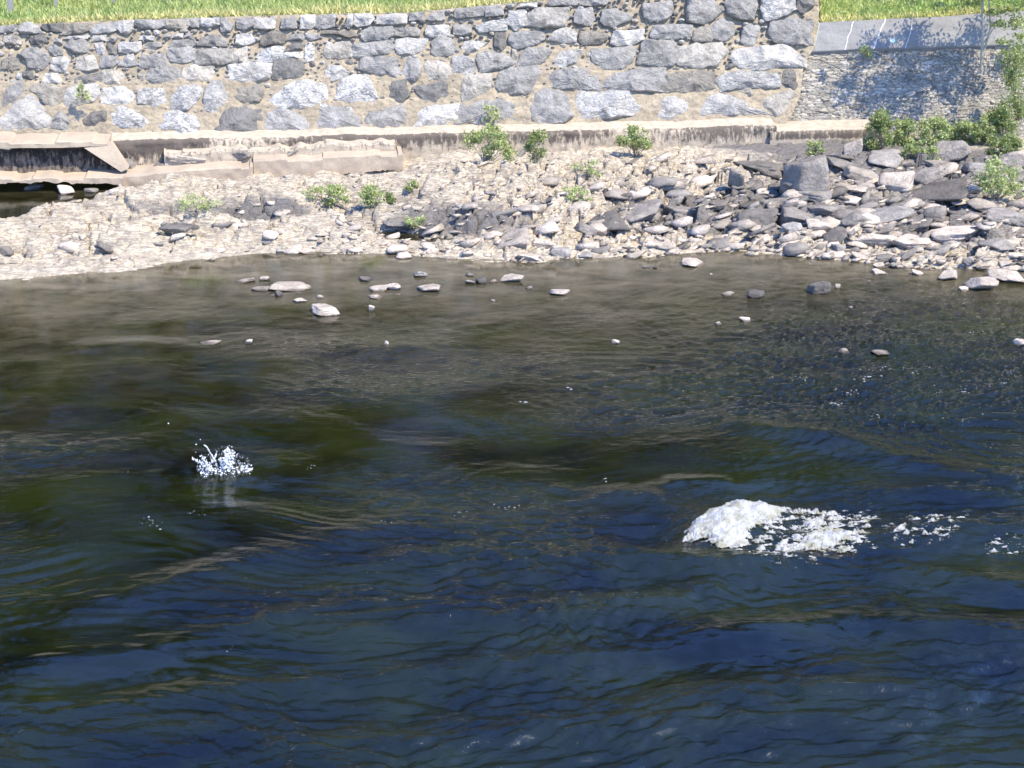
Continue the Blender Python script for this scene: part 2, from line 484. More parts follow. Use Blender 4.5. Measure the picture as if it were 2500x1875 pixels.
# world-space warp so crests curve with the current
wpx = fbm(WX * .22, WY * .22, 0, 41, 3) * 1.1; wpy = fbm(WX * .22, WY * .22, 5, 42, 3) * .7
SX_, SY_ = WX + wpx, WY + wpy
sy = shore_y(WX)
dist = sy - WY
calm = sstep(1.5, 9.0, dist)
def blob(px, py, rx, ry):
    p = at_z(px, py); k = mpp(p); dep = math.sin(math.atan2(CAM_H, p[1]))
    return np.exp(-(((WX - p[0]) / (rx * k)) ** 2 + ((WY - p[1]) / (ry * k / dep)) ** 2))
riff = np.clip(blob(2050, 900, 520, 150) + blob(2350, 800, 400, 160) + .6 * blob(1500, 950, 220, 70) + .8 * blob(2500, 1050, 420, 120), 0, 1)
nearfg = sstep(24, 15.5, WY)
patch = np.clip(.5 + .35 * samp(PATCH, WX, WY), 0, 1)
patch = np.clip(.36 + .62 * samp(PATCH, WX, WY) + .60 * nearfg - .30 * sstep(20, 22.5, WY) * sstep(30, 27, WY) * sstep(5, 0, WX), .02, 1)
a_big = (.04 + .96 * calm) * (.016 + .008 * nearfg) * (1 + .7 * sstep(-1, 5, WX) * sstep(26, 21, WY))
a_mid = (.03 + .97 * calm) * (.15 + .85 * patch) * (.0070 + .0065 * nearfg)
a_sml = (.04 + .96 * calm) * (.06 + .94 * patch) * (.0022 + .0018 * nearfg) + .0022 * riff
Z = a_big * samp(F_big, SX_, SY_) + a_mid * samp(F_mid, SX_, SY_) + a_sml * samp(F_sml, SX_, SY_)
Z += riff * .010 * samp(F_rif, SX_, SY_)
# standing waves that can be told apart in the photograph: spine of each crest as photo spots, height, width (m)
def ridge(pts, h, w, taper=True):
    global Z
    P = np.array([at_z(x, y)[:2] for x, y in pts])
    seg = np.hypot(*np.diff(P, axis=0).T); L = np.concatenate([[0], np.cumsum(seg)]); tot = L[-1]
    best = np.full(WX.shape, 1e9); tt = np.zeros(WX.shape)
    for i in range(len(P) - 1):
        a, b = P[i], P[i + 1]; ab = b - a
        t = np.clip(((WX - a[0]) * ab[0] + (WY - a[1]) * ab[1]) / (ab @ ab), 0, 1)
        dd = np.hypot(WX - a[0] - t * ab[0], WY - a[1] - t * ab[1])
        m = dd < best
        best = np.where(m, dd, best); tt = np.where(m, (L[i] + t * seg[i]) / tot, tt)
    e = np.sin(np.pi * np.clip(tt, .02, .98)) ** .6 if taper else 1
    Z += h * e * np.exp(-(best / w) ** 2) * (1 + .25 * fbm(WX * 2.2, WY * 2.2, 0, 77, 3))
ridge([(1960, 1385), (1800, 1420), (1600, 1465), (1350, 1500), (1000, 1520), (700, 1560)], .13, .42)
ridge([(1480, 1345), (1620, 1372), (1760, 1378), (1950, 1365), (2100, 1372)], .10, .30)
ridge([(2050, 1395), (2200, 1390), (2350, 1410), (2560, 1470)], .10, .33)
ridge([(1480, 1215), (1650, 1180), (1900, 1175)], .06, .30)
ridge([(1400, 1230), (1500, 1205), (1640, 1215)], .05, .22)
ridge([(1900, 1060), (2100, 1100), (2300, 1150), (2560, 1180)], .08, .35)
ridge([(1680, 1000), (1900, 1060), (2150, 1085)], .06, .30)
ridge([(2080, 1215), (2300, 1200), (2560, 1225)], .07, .28)
ridge([(0, 1530), (250, 1480), (560, 1380), (900, 1300), (1200, 1280)], .055, .35)
ridge([(0, 1640), (300, 1600), (700, 1510), (1000, 1480)], .05, .28)
ridge([(740, 1420), (900, 1380), (1150, 1345), (1400, 1350)], .045, .22)
ridge([(0, 1740), (500, 1690), (900, 1650), (1500, 1600), (2000, 1560)], .05, .22)
ridge([(600, 1830), (1200, 1790), (1700, 1760), (2500, 1740)], .05, .22)
ridge([(1700, 1560), (2100, 1520), (2500, 1560)], .07, .30)
ridge([(1500, 1700), (2000, 1680), (2560, 1700)], .07, .30)
ridge([(0, 1180), (250, 1160), (560, 1165), (800, 1150)], .035, .35)
def dip(px, py, rx, ry, h):
    global Z
    Z -= h * blob(px, py, rx, ry)
dip(1600, 1300, 110, 35, .17)
dip(1500, 1430, 260, 30, .05)
dip(1250, 1100, 300, 50, .03)
Z -= .5 * 0
# foam heap and its trail lift the surface
foam_h = .24 * blob(1745, 1300, 95, 30) + .14 * blob(1830, 1262, 90, 18) + .05 * blob(2000, 1320, 110, 22)
Z += foam_h
splash_p = at_z(540, 1150)
rr = np.hypot(WX - splash_p[0], WY - splash_p[1])
Z += .007 * np.cos(rr * 2 * np.pi / .42) * np.exp(-rr / .55) * sstep(.05, .3, rr)
def waterz(x, y):
    j = int(np.searchsorted(WYr, y)); j = min(max(j, 1), NR - 1)
    half = WYr[j] * .37 + 1.2
    i = int(round((x / half + 1) / 2 * (NC - 1))); i = min(max(i, 0), NC - 1)
    return float(Z[j, i])
ampa = np.clip(.06 + .94 * calm * (.10 + .90 * patch) + .8 * riff, 0, 1.5)
shal = np.exp(-np.clip(dist, 0, 50) / (3.3 - 1.3 * sstep(0, 7, WX)))
shal = np.where(dist < 0, .15, shal)

def mat_water():
    m, N, L, B = new_mat("river_water")
    N.remove(B)
    out = N["Material Output"]
    am = N.new("ShaderNodeAttribute"); am.attribute_name = "chop"
    c1 = nmap(N, L, (1.0, 2.0, 1.0), (0, 0, .12), kind='Position')
    c2 = nmap(N, L, (1.3, 2.0, 1.0), (0, 0, -.18), kind='Position')
    n1 = nnoise(N, L, c1, 7.0, 3, .55, .8)
    n2 = nnoise(N, L, c2, 19.0, 3, .6, .5)
    h = nmath(N, L, 'ADD', n1, nmath(N, L, 'MULTIPLY', n2, .38))
    h = nmath(N, L, 'MULTIPLY', h, am.outputs['Fac'])
    bn = nbump(N, L, h, 1.0, .017)
    fr = N.new("ShaderNodeFresnel"); fr.inputs[0].default_value = 1.72; L.new(bn, fr.inputs['Normal'])
    gl = N.new("ShaderNodeBsdfGlossy"); gl.inputs['Roughness'].default_value = .03; L.new(bn, gl.inputs['Normal'])
    # silt-laden body of the water: dark olive where deep, tan where the bed is near, painted lighter for the wall's reflection
    P = nmap(N, L, (1, 1.6, 1), kind='Position')
    sh = N.new("ShaderNodeAttribute"); sh.attribute_name = "shallow"
    deepc = nmix(N, L, nramp(N, L, nnoise(N, L, P, .42, 6, .6, .4), .38, .62), (.0078, .0110, .0001), (.0010, .0015, .0001))
    shc = nmix(N, L, nramp(N, L, nnoise(N, L, P, .9, 8, .72, .3), .36, .62), (.25, .205, .135), (.055, .046, .020))
    df = N.new("ShaderNodeBsdfDiffuse"); L.new(nmix(N, L, sh.outputs['Fac'], deepc, shc), df.inputs[0])
    tp = N.new("ShaderNodeBsdfTransparent"); tp.inputs[0].default_value = (.62, .55, .34, 1)
    m2 = N.new("ShaderNodeMixShader"); L.new(nmath(N, L, 'MULTIPLY', sh.outputs['Fac'], .30), m2.inputs[0])
    L.new(df.outputs[0], m2.inputs[1]); L.new(tp.outputs[0], m2.inputs[2])
    mx = N.new("ShaderNodeMixShader"); L.new(fr.outputs[0], mx.inputs[0])
    L.new(m2.outputs[0], mx.inputs[1]); L.new(gl.outputs[0], mx.inputs[2])
    L.new(mx.outputs[0], out.inputs['Surface'])
    return m
M_WATER = mat_water()
WV = np.stack([WX, WY, Z], -1).reshape(-1, 3)
water = mesh_obj("river_water", WV, grid_faces(NR, NC), M_WATER, smooth=True, attrs={"chop": ampa, "shallow": shal})
tag(water, kind="structure")

# ------------------------------------------------------------------ boulder wall
BATTER = .42
WOFF = .62
Z0 = 1.05
WN = -WB + np.array([0, 0, BATTER]); WN /= np.linalg.norm(WN)      # outward normal of the battered face
WV_ = np.cross(WN, WU); WV_ = WV_ if WV_[2] > 0 else -WV_          # up the face
WORG = LP0 + WB * WOFF; WORG[2] = Z0
def wall_uv(px, py, lift=0.0):
    n = WN; d = ray(px, py); p0 = WORG + n * lift
    t = np.dot(p0 - ORG, n) / np.dot(d, n)
    p = ORG + d * t - WORG
    return float(p @ WU), float(p @ WV_)
def wall_pt(u, v, h=0.0):
    u, v, h = [np.asarray(q, float) for q in (u, v, h)]
    return WORG + u[..., None] * WU + v[..., None] * WV_ + h[..., None] * WN
TOPLINE = [(-600, 80), (0, 60), (400, 43), (830, 31), (1000, 29), (1240, 6), (1400, -8), (1700, -22), (2004, -28)]
BOTLINE = [(-600, 330), (0, 324), (300, 320), (480, 340), (600, 342), (680, 331), (960, 319), (1180, 304), (1300, 302), (1880, 288), (1925, 300)]
TOPUV = np.array([wall_uv(*p) for p in TOPLINE]); BOTUV = np.array([wall_uv(*p) for p in BOTLINE])
REND = np.array([wall_uv(x, y) for x, y in [(1905, 325), (1932, 280), (1952, 235), (1962, 160), (1990, 110), (2000, 60), (2004, -60)]])  # right-hand edge, (u,v) upward
wall = empty("boulder_wall", wall_pt(8.0, 0.0))
tag(wall, "long leaning river wall of grey boulders set in sandy mortar, grass along its top", "retaining wall")
nu, nv = 640, 130
uu = np.linspace(-1.2, 1, nu)
U0 = wall_uv(-450, 300)[0]
vv = np.linspace(0, 1, nv)
UU = np.zeros((nv, nu)); VV = np.zeros((nv, nu))
umax0 = np.interp(1.6, REND[:, 1], REND[:, 0])
for j, t in enumerate(vv):
    ug = np.linspace(U0, umax0, nu)
    v = np.interp(ug, BOTUV[:, 0], BOTUV[:, 1]) * (1 - t) + np.interp(ug, TOPUV[:, 0], TOPUV[:, 1]) * t - .12 * (1 - t)
    lim = np.interp(v, REND[:, 1], REND[:, 0])
    s = (ug - U0) / (umax0 - U0)
    UU[j] = ug + (lim - umax0) * np.clip((s - .9) / .1, 0, 1)
    VV[j] = v
hm = fbm(UU * 1.7, VV * 1.7, 0, 51, 3) * .03 + fbm(UU * 7, VV * 9, 0, 52, 4) * .014
em, cxm, cym, am_, bm_, cm_ = worley(UU * 5.5 + fbm(UU * 3, VV * 3, 0, 9, 2) * .4, VV * 9, 55)
hm += np.where(am_ > .45, (.35 - np.hypot(cxm, cym)).clip(0) * .07, 0)
# courses step back slightly: little sandy ledges under each row
def course(px_l, py_l, px_r, py_r, amt):
    (ua, va), (ub, vb) = wall_uv(px_l, py_l), wall_uv(px_r, py_r)
    vl = va + (UU - ua) / (ub - ua) * (vb - va)
    return -amt * sstep(-.02, .05, VV - vl)
hm += course(0, 262, 1900, 226, .03) + course(0, 202, 1900, 168, .04) + course(0, 122, 1900, 112, .04) + course(0, 82, 1900, 62, .03) + .07
mort = wall_pt(UU, VV, hm)
child("mortar_face", mort, grid_faces(nv, nu), M_MORTAR, wall, smooth=True)

# stones traced as outlines: tone letters  w white-mottled, l light, g grey, b blue grey, d dark, t tan
STONES = """
l 0,290 40,248 75,233 105,260 122,290 118,308 85,310 40,318 0,322
g 135,268 150,259 170,265 170,290 165,312 120,312 128,290
d 200,290 213,270 258,266 257,295 245,310 212,312 198,305
w 265,290 275,260 300,262 340,275 366,300 350,312 310,310 278,305
w 388,305 410,272 450,275 475,285 490,320 492,335 460,335 420,322 390,315
d 530,310 555,265 590,256 630,270 640,290 620,325 590,338 545,332 528,322
b 640,320 650,275 668,268 700,268 740,285 757,305 745,322 700,320 645,328
b 772,295 780,265 820,260 855,265 880,290 882,312 850,318 800,318 775,308
g 895,300 905,275 950,262 980,252 990,275 995,305 960,315 915,312
l 1010,310 1022,275 1040,258 1118,254 1115,290 1090,305 1040,312
g 1118,300 1120,258 1180,245 1245,240 1255,280 1250,295 1200,302
b 1297,265 1312,225 1340,217 1380,228 1392,255 1395,285 1370,298 1320,300 1302,285
w 1412,285 1415,235 1425,225 1585,228 1580,262 1540,280 1480,288 1420,290
l 1608,285 1605,270 1620,235 1650,230 1685,250 1680,275 1640,290
B 1705,270 1715,235 1740,226 1780,232 1840,260 1885,280 1850,281 1720,280
L 1868,240 1895,232 1930,222 1943,230 1925,255 1915,275 1895,282 1870,260
b 5,260 12,220 25,195 55,200 62,225 40,245 15,255
t 68,222 85,207 130,205 150,220 145,250 130,263 105,250 85,230
l 155,245 165,215 200,205 235,205 238,230 225,245 190,255 165,260
l 250,250 252,215 300,210 325,230 325,245 305,255 270,255
w 336,255 340,220 360,215 400,215 403,245 395,258 360,260
w 415,258 425,225 440,210 485,205 493,215 485,240 460,265 430,268
w 498,258 500,225 515,198 540,200 555,225 550,255 530,275 510,272
D 582,240 582,214 640,203 641,235 632,250 595,252
w 663,245 690,215 705,198 760,198 793,205 795,240 790,260 700,262 672,262
w 822,240 830,205 850,185 895,185 905,205 918,235 912,250 860,248
d 945,220 950,200 970,194 995,192 990,210 1000,230 985,245 970,250 948,250
d 1010,215 1025,208 1090,200 1088,225 1080,250 1040,252 1025,232
L 1128,245 1130,190 1150,180 1198,180 1195,215 1165,240 1140,247
g 1215,210 1222,175 1260,165 1310,160 1318,180 1300,210 1290,228 1240,225 1218,215
b 1345,190 1348,178 1380,168 1430,170 1460,190 1462,218 1400,215 1350,212
b 1475,212 1480,195 1500,180 1570,168 1620,165 1618,222 1560,222 1500,218
D 1617,200 1635,182 1690,172 1735,172 1745,190 1742,215 1700,225 1630,225
B 1757,190 1775,178 1830,172 1895,180 1900,205 1890,213 1820,212 1765,222
d 1915,172 1935,165 1945,180 1948,205 1940,215 1930,208 1912,200
t 1790,218 1830,214 1860,228 1855,240 1830,235
w 36,186 42,176 52,178 52,192 40,192
d 54,172 78,172 82,188 74,192 56,186
l 100,200 110,178 140,178 148,195 140,202
d 180,200 185,190 205,182 243,178 245,198 220,202 182,205
L 250,195 248,172 275,168 300,178 302,195 290,203 262,203
t 325,200 335,180 352,172 356,180 352,194
g 360,190 365,165 390,160 430,162 438,185 433,198 375,200
L 444,185 450,165 475,158 518,160 518,180 508,195 450,195
l 558,195 562,160 600,152 660,155 662,175 655,190 610,200 570,196
d 668,170 672,150 700,142 738,148 740,170 730,190 668,192
l 795,172 800,160 830,160 850,175 840,190 810,194 798,185
b 880,160 890,140 935,138 965,142 973,170 968,188 920,180 882,168
b 980,180 990,155 1000,138 1020,140 1028,165 1028,182 1010,195 990,190
L 1040,185 1040,148 1075,145 1100,165 1100,185 1080,195 1048,195
w 1103,160 1107,140 1130,135 1155,145 1160,165 1145,182 1110,180
g 1165,145 1170,130 1200,128 1250,138 1255,150 1225,165 1175,175 1172,160
g 1265,158 1275,130 1290,115 1340,115 1345,125 1330,148 1300,158
l 1355,150 1370,125 1400,120 1420,122 1408,150 1370,163
b 1445,128 1450,120 1500,118 1535,108 1545,125 1540,150 1520,165 1480,168 1455,155
g 1562,150 1570,110 1580,100 1640,98 1655,115 1655,145 1640,157 1600,158
L 1662,155 1665,115 1700,106 1760,105 1775,125 1745,160 1700,163
l 1790,140 1800,122 1870,114 1900,108 1930,118 1957,145 1955,160 1900,160 1860,168 1830,168 1800,155
d 1775,155 1795,153 1796,167 1775,167
D 5,165 5,145 25,135 45,145 45,165 25,168
g 50,135 60,118 90,115 112,130 118,150 100,165 68,160 62,145
g 112,113 130,108 150,118 152,131 132,134
l 125,165 128,140 160,138 168,150 158,172 135,172
g 157,110 170,96 200,93 215,106 210,125 180,128
L 185,165 188,140 225,132 233,145 238,165 215,172
b 242,155 245,137 285,134 286,150 270,165 247,165
l 290,112 292,102 340,100 341,118 330,126 292,126
w 290,155 310,132 324,130 334,155 310,160
g 340,155 350,130 368,135 400,130 406,150 400,163 350,163
d 260,107 267,103 283,115 280,130 264,130
l 232,106 250,100 257,120 250,131 237,128
g 352,115 360,102 390,101 394,110 375,120
b 410,135 415,118 460,113 474,120 476,145 440,152 418,148
G 480,150 483,122 520,119 563,119 560,150 530,157 482,157
L 566,150 568,122 602,113 604,148 582,152
w 625,145 640,120 680,112 690,117 685,140 650,152
d 695,122 702,110 720,101 738,106 738,120
l 692,140 696,126 738,124 738,140
w 744,135 746,107 760,104 769,120 765,145 750,147
L 790,130 800,104 850,102 860,120 858,138 825,142 805,140
b 862,130 865,108 900,103 955,98 960,115 945,128 900,135 880,140
l 967,115 970,95 1000,92 1040,95 1035,115 1010,130 975,128
g 1055,125 1056,100 1070,90 1100,92 1112,115 1105,130 1065,133
l 1130,115 1135,100 1165,97 1185,106 1165,120 1145,125
d 1208,110 1210,80 1235,80 1235,110 1225,120
b 1245,100 1247,82 1280,75 1325,77 1328,95 1290,112 1262,117
l 1340,95 1355,74 1385,66 1405,77 1406,100 1380,103
D 1416,95 1418,76 1480,76 1481,95 1460,105 1425,107
l 1495,105 1500,76 1570,72 1570,95 1540,108 1510,112
b 1590,88 1600,62 1640,59 1685,62 1685,88 1640,94 1600,93
t 1690,95 1700,72 1728,58 1742,85 1735,100 1700,100
g 1738,62 1760,45 1790,57 1795,75 1785,90 1765,98 1742,90
b 1812,100 1815,67 1830,60 1855,64 1850,90 1840,108 1820,108
g 1888,66 1895,52 1940,45 1980,54 1983,70 1975,80 1985,95 1985,108 1940,105 1900,100 1880,80
L 8,100 12,87 45,87 52,98 48,106 20,105
d 73,95 73,84 105,82 115,100 100,106 78,104
w 130,100 135,90 150,97 150,105
l 157,92 170,86 214,84 212,92 180,94
l 225,98 228,85 258,84 256,97
g 262,98 270,84 285,88 280,100
l 340,95 345,86 375,86 372,96
w 398,90 404,80 418,82 416,91
l 422,90 426,79 446,79 444,90
w 450,89 454,79 470,80 466,90
g 415,112 425,97 470,93 475,105 465,113 425,115
G 485,108 495,92 520,84 545,92 555,105 550,111 500,110
l 575,105 578,84 610,80 620,100 600,108 585,108
D 636,105 645,85 665,74 690,80 702,95 690,104 650,108
g 705,95 710,82 740,79 742,90 738,97
w 745,88 747,79 775,81 780,90 760,97
D 785,80 790,72 860,74 868,86 850,90 820,82
b 886,90 890,72 905,65 955,64 955,85 940,95 895,98
G 962,85 962,67 1015,65 1025,72 1022,85 990,88
l 1040,82 1045,62 1095,60 1098,84 1060,89
g 1108,82 1110,59 1150,57 1152,80 1140,84
B 1162,62 1200,49 1235,45 1238,70 1175,76
w 1240,55 1245,27 1285,24 1288,45 1280,60 1260,72
G 1290,60 1292,30 1320,18 1385,20 1388,40 1375,62 1330,65
b 1405,50 1408,24 1445,17 1453,45 1440,60 1415,58
b 1470,50 1472,24 1500,20 1540,36 1535,48 1500,62 1478,60
g 1570,20 1575,7 1640,2 1645,25 1625,46 1590,50 1575,40
g 1680,20 1685,0 1740,-3 1760,28 1730,50 1715,55 1682,48
g 1775,10 1780,-10 1845,-13 1845,20 1840,45 1795,40 1780,30
B 1862,20 1865,-10 1930,-13 1945,22 1900,42 1870,46
d 1950,-8 1986,-10 1990,10 1962,30 1948,18
g 0,77 0,64 25,59 42,61 35,73
l 45,70 52,56 75,52 90,62 98,75 80,80 50,78
d 101,64 105,57 150,56 150,76 115,74
D 153,80 160,58 212,55 215,70 200,78 165,82
b 222,72 235,59 285,53 285,70 265,78 230,79
l 288,68 290,52 325,48 325,70 310,80 298,78
b 330,60 335,48 400,46 402,60 380,68 345,66
t 403,62 408,47 455,44 460,58 450,67 410,67
g 463,60 463,44 485,43 485,64 472,66
w 488,57 492,42 530,42 532,58 510,66 492,62
b 537,65 540,43 550,42 567,60 560,76 540,75
b 577,58 580,43 618,43 618,60 600,70 580,66
l 622,65 623,43 668,41 668,65 650,72
b 686,66 690,44 720,39 724,66 700,70
l 734,66 735,37 768,35 768,60 760,68
b 772,65 774,42 790,35 818,34 816,62 790,66
l 843,60 850,34 861,33 863,55 858,62
l 865,55 867,32 905,32 912,43 900,58 875,62
l 923,55 928,37 960,31 990,33 990,54 960,57
b 1000,48 1003,32 1035,28 1036,46
g 1042,45 1055,30 1080,24 1085,45 1060,49
g 1112,38 1115,21 1178,13 1178,35 1120,43
b 1187,38 1187,15 1225,10 1230,34 1200,38
l 1265,16 1270,8 1310,4 1310,15
g 1335,8 1345,-2 1415,-6 1412,10 1350,12
g 1425,10 1430,-6 1490,-8 1480,10 1440,12
t 1250,118 1262,120 1265,150 1250,150
d 660,255 668,268 660,275
l 740,225 760,215 800,225
""".strip().splitlines()[:-2]
TONE = {'w': (.98, .88, .05), 'l': (1.35, .55, .12), 'g': (.88, .28, .1), 'b': (.92, .30, -.0), 'd': (.52, .14, .2), 't': (.9, .15, .75),
        'B': (1.0, .78, 0), 'L': (1.15, .45, .6), 'D': (.60, .12, .7), 'G': (.85, .45, .35)}
def stone_geo(poly_uv, tone, seed, to_world, height=None, NB=44, RG=9):
    r = np.random.default_rng(seed)
    P = np.array(poly_uv)
    c = P.mean(0)
    a = np.arctan2(P[:, 1] - c[1], P[:, 0] - c[0])
    P = P[np.argsort(a)]
    seg = np.hypot(*(np.roll(P, -1, 0) - P).T); L = np.concatenate([[0], np.cumsum(seg)])
    q = np.linspace(0, L[-1], NB, endpoint=False)
    PP = np.concatenate([P, P[:1]])
    b = np.stack([np.interp(q, L, PP[:, 0]), np.interp(q, L, PP[:, 1])], 1)
    size = math.sqrt(max(.01, .5 * abs(np.sum(P[:, 0] * np.roll(P[:, 1], -1) - np.roll(P[:, 0], -1) * P[:, 1]))))
    b = c + (.94 * b + .03 * (np.roll(b, 1, 0) + np.roll(b, -1, 0)) - c) * 1.14
    nz = fbm(b[:, 0] * 6, b[:, 1] * 6, 0, seed, 4) * .07
    b = c + (b - c) * (1 + nz)[:, None]
    H = height if height else min(.22, .07 + .13 * size)
    pl = []
    for k in range(6):
        th = r.uniform(0, 2 * math.pi); sl = r.uniform(.25, 1.1)
        pl.append((math.cos(th) * sl, math.sin(th) * sl, r.uniform(.75, 1.25) * H + sl * size * .12))
    tilt = (r.uniform(-.12, .12), r.uniform(-.22, .10))
    V = []; rad = np.concatenate([[1.0, 1.0, .97, .9], np.linspace(.78, .12, max(2, RG - 4))])
    for k, f in enumerate(rad):
        x = c[0] + (b[:, 0] - c[0]) * f; y = c[1] + (b[:, 1] - c[1]) * f
        if k == 0: h = np.full(NB, -.12)
        else:
            e = min(1, ((1 - f) * size * 10) ** .5)
            h = H * e
            for (gx, gy, d) in pl: h = np.minimum(h, (gx * (x - c[0]) + gy * (y - c[1]) + d) * 1.0)
            h = h + tilt[0] * (x - c[0]) + tilt[1] * (y - c[1])
            h = np.maximum(h, .015 + .02 * k * min(1, size / .6) ** 2) + fbm(x * 6, y * 6, 0, seed + 3, 4) * .028 * min(1, size / .25)
        V.append(np.stack([x, y, h], 1))
    V = np.concatenate(V + [np.array([[c[0], c[1], V[-1][:, 2].mean()]])])
    W = to_world(V[:, 0], V[:, 1], V[:, 2])
    F = []
    n = len(rad)
    for k in range(n - 1):
        for i in range(NB):
            j = (i + 1) % NB
            F.append((k * NB + i, k * NB + j, (k + 1) * NB + j, (k + 1) * NB + i))
    for i in range(NB): F.append(((n - 1) * NB + i, (n - 1) * NB + (i + 1) % NB, n * NB))
    return W, F, size
geos = []
for i, line in enumerate(STONES):
    t, *pts = line.split()
    uv = [wall_uv(*map(float, p.split(',')), lift=.10) for p in pts]
    W, F, size = stone_geo(uv, t, 100 + i, wall_pt)
    r_ = np.random.default_rng(900 + i)
    tint = np.array(TONE[t]) * np.array([r_.uniform(.88, 1.12), r_.uniform(.8, 1.2), 1]) + np.array([0, 0, r_.uniform(0, .12)])
    geos.append((size, W, F, tint))
# chips and small stones packed into the joints between the boulders
SPOLY = [np.array([tuple(map(float, p.split(','))) for p in line.split()[1:]]) for line in STONES]
cen = np.array([p.mean(0) for p in SPOLY]); hf = np.array([(p.max(0) - p.min(0)) / 2 for p in SPOLY])
rj = np.random.default_rng(404); put = []
for _ in range(14000):
    x = rj.uniform(0, 1985); yb = np.interp(x, [p[0] for p in BOTLINE], [p[1] for p in BOTLINE]); yt = np.interp(x, [p[0] for p in TOPLINE], [p[1] for p in TOPLINE])
    y = rj.uniform(yt + 5, yb - 6)
    if x > 1910 and x > np.interp(y, [60, 110, 160, 235, 280, 325], [1995, 1985, 1955, 1945, 1925, 1900]): continue
    w = rj.uniform(6, 20) if y < 200 else rj.uniform(6, 26); h = w * rj.uniform(.45, .8)
    if np.any((np.abs(cen[:, 0] - x) < hf[:, 0] * .93 + w * .5) & (np.abs(cen[:, 1] - y) < hf[:, 1] * .9 + h * .5)): continue
    if any(abs(q[0] - x) < (q[2] + w) * .55 and abs(q[1] - y) < (q[3] + h) * .6 for q in put): continue
    put.append((x, y, w, h))
    a0 = rj.uniform(0, 6.28)
    pts = [(x + math.cos(a0 + k) * w * .5 * rj.uniform(.75, 1.15), y + math.sin(a0 + k) * h * .5 * rj.uniform(.75, 1.15)) for k in np.arange(6) * 1.05]
    uv = [wall_uv(*p, lift=.08) for p in pts]
    W, F, size = stone_geo(uv, 'g', 7000 + len(put), wall_pt, height=rj.uniform(.05, .11), NB=14, RG=6)
    tn = np.array(TONE[str(rj.choice(list('wlLtLtgLd')))]) * np.array([rj.uniform(.8, 1.1), 1, 1])
    geos.append((-size, W, F, tn))
print("chips", len(put))
# the wall carries on to the left of the frame in the same manner
for row, (yy, hh) in enumerate([(298, 46), (235, 44), (185, 30), (148, 28), (112, 24), (72, 22)]):
    x = -20
    while x > -430:
        w = random.uniform(50, 95)
        pts = [(x - w + random.uniform(0, 10), yy + random.uniform(-hh, hh) * .2), (x - w * .8, yy - hh * .45), (x - w * .3, yy - hh * .5), (x - 6, yy - hh * .2), (x - 4, yy + hh * .35), (x - w * .5, yy + hh * .5), (x - w * .9, yy + hh * .4)]
        uv = [wall_uv(*p, lift=.1) for p in pts]
        W, F, size = stone_geo(uv, 'g', 5000 + int(-x) + row * 777, wall_pt)
        geos.append((-size, W, F, np.array(TONE[random.choice('wlgbgdl')])))
        x -= w + random.uniform(4, 16)
geos.sort(key=lambda g: -g[0])
for k, (size, W, F, tint) in enumerate(geos[:99]):
    child("boulder", W, F, M_BOULDER, wall, smooth=False, tint=tint)
sm = MB()
for size, W, F, tint in geos[99:]: sm.add(W, F, tint)
o = child("small_stones", sm.V(), sm.f, M_BOULDER, wall, tint=sm.T()); o["kind"] = "stuff"

# ------------------------------------------------------------------ rubble wall with slate coping on the right
rub = empty("rubble_wall", wall_pt(21.0, 0.3))
tag(rub, "sloping grey rubble stone wall with a smooth slate band on top, right of the boulder wall", "stone wall")
UR1 = wall_uv(2900, 200)[0]
CT = np.array([wall_uv(*p) for p in [(1960, 57), (2015, 54), (2300, 40), (2500, 26), (3000, 0)]])
CB = np.array([wall_uv(*p) for p in [(1940, 132), (2100, 124), (2500, 112), (3000, 95)]])
RB = np.array([wall_uv(*p) for p in [(1880, 332), (2100, 330), (2500, 330), (3000, 330)]])
nu, nv = 560, 170
ug = np.linspace(0, 1, nu); tg = np.linspace(0, 1, nv)
UU = np.zeros((nv, nu)); VV = np.zeros((nv, nu))
for j, t in enumerate(tg):
    v_m = RB[0, 1] * (1 - t) + CB[0, 1] * t
    ul = np.interp(v_m, REND[:, 1], REND[:, 0]) - .10
    u = ul + ug * (UR1 - ul)
    UU[j] = u
    VV[j] = np.interp(u, RB[:, 0], RB[:, 1]) * (1 - t) + np.interp(u, CB[:, 0], CB[:, 1]) * t
w1 = fbm(UU * 2, VV * 2, 0, 61, 3) * .5; w2 = fbm(UU * 2, VV * 2, 4, 62, 3) * .35
e, cx, cy, a, b, c = worley(UU * 4.8 + w1, VV * 14 + w2, 63)
h = .035 * sstep(.03, .22, e) * (.3 + a) + fbm(UU * 9, VV * 12, 0, 64, 4) * .008 - .02 + np.where(b > .93, .03, 0)
h -= .10
tone = .72 + .5 * a
tone = np.where(c > .92, 1.35, tone)
tone = np.where(e < .07, .55, tone)
tintr = np.stack([tone.ravel(), np.clip((c - .6) * 1.0, 0, 1).ravel(), np.clip(.35 + b * .65, 0, 1).ravel()], 1)
child("rubble_face", wall_pt(UU, VV, h), grid_faces(nv, nu), M_BOULDER, rub, tint=tintr)
nu2, nv2 = 260, 24
UU = np.zeros((nv2, nu2)); VV = np.zeros((nv2, nu2))
for j, t in enumerate(np.linspace(0, 1, nv2)):
    ul = np.interp(CB[0, 1] * (1 - t) + CT[0, 1] * t, REND[:, 1], REND[:, 0]) + .02
    u = np.linspace(ul, UR1, nu2)
    UU[j] = u; VV[j] = np.interp(u, CB[:, 0], CB[:, 1]) * (1 - t) + np.interp(u, CT[:, 0], CT[:, 1]) * t
hc = fbm(UU * 1.2, VV * 2.5, 0, 71, 5) * .025 + .0
hc[0] -= .10
child("slate_coping", wall_pt(UU, VV, hc), grid_faces(nv2, nu2), M_SLATE, rub, smooth=True)
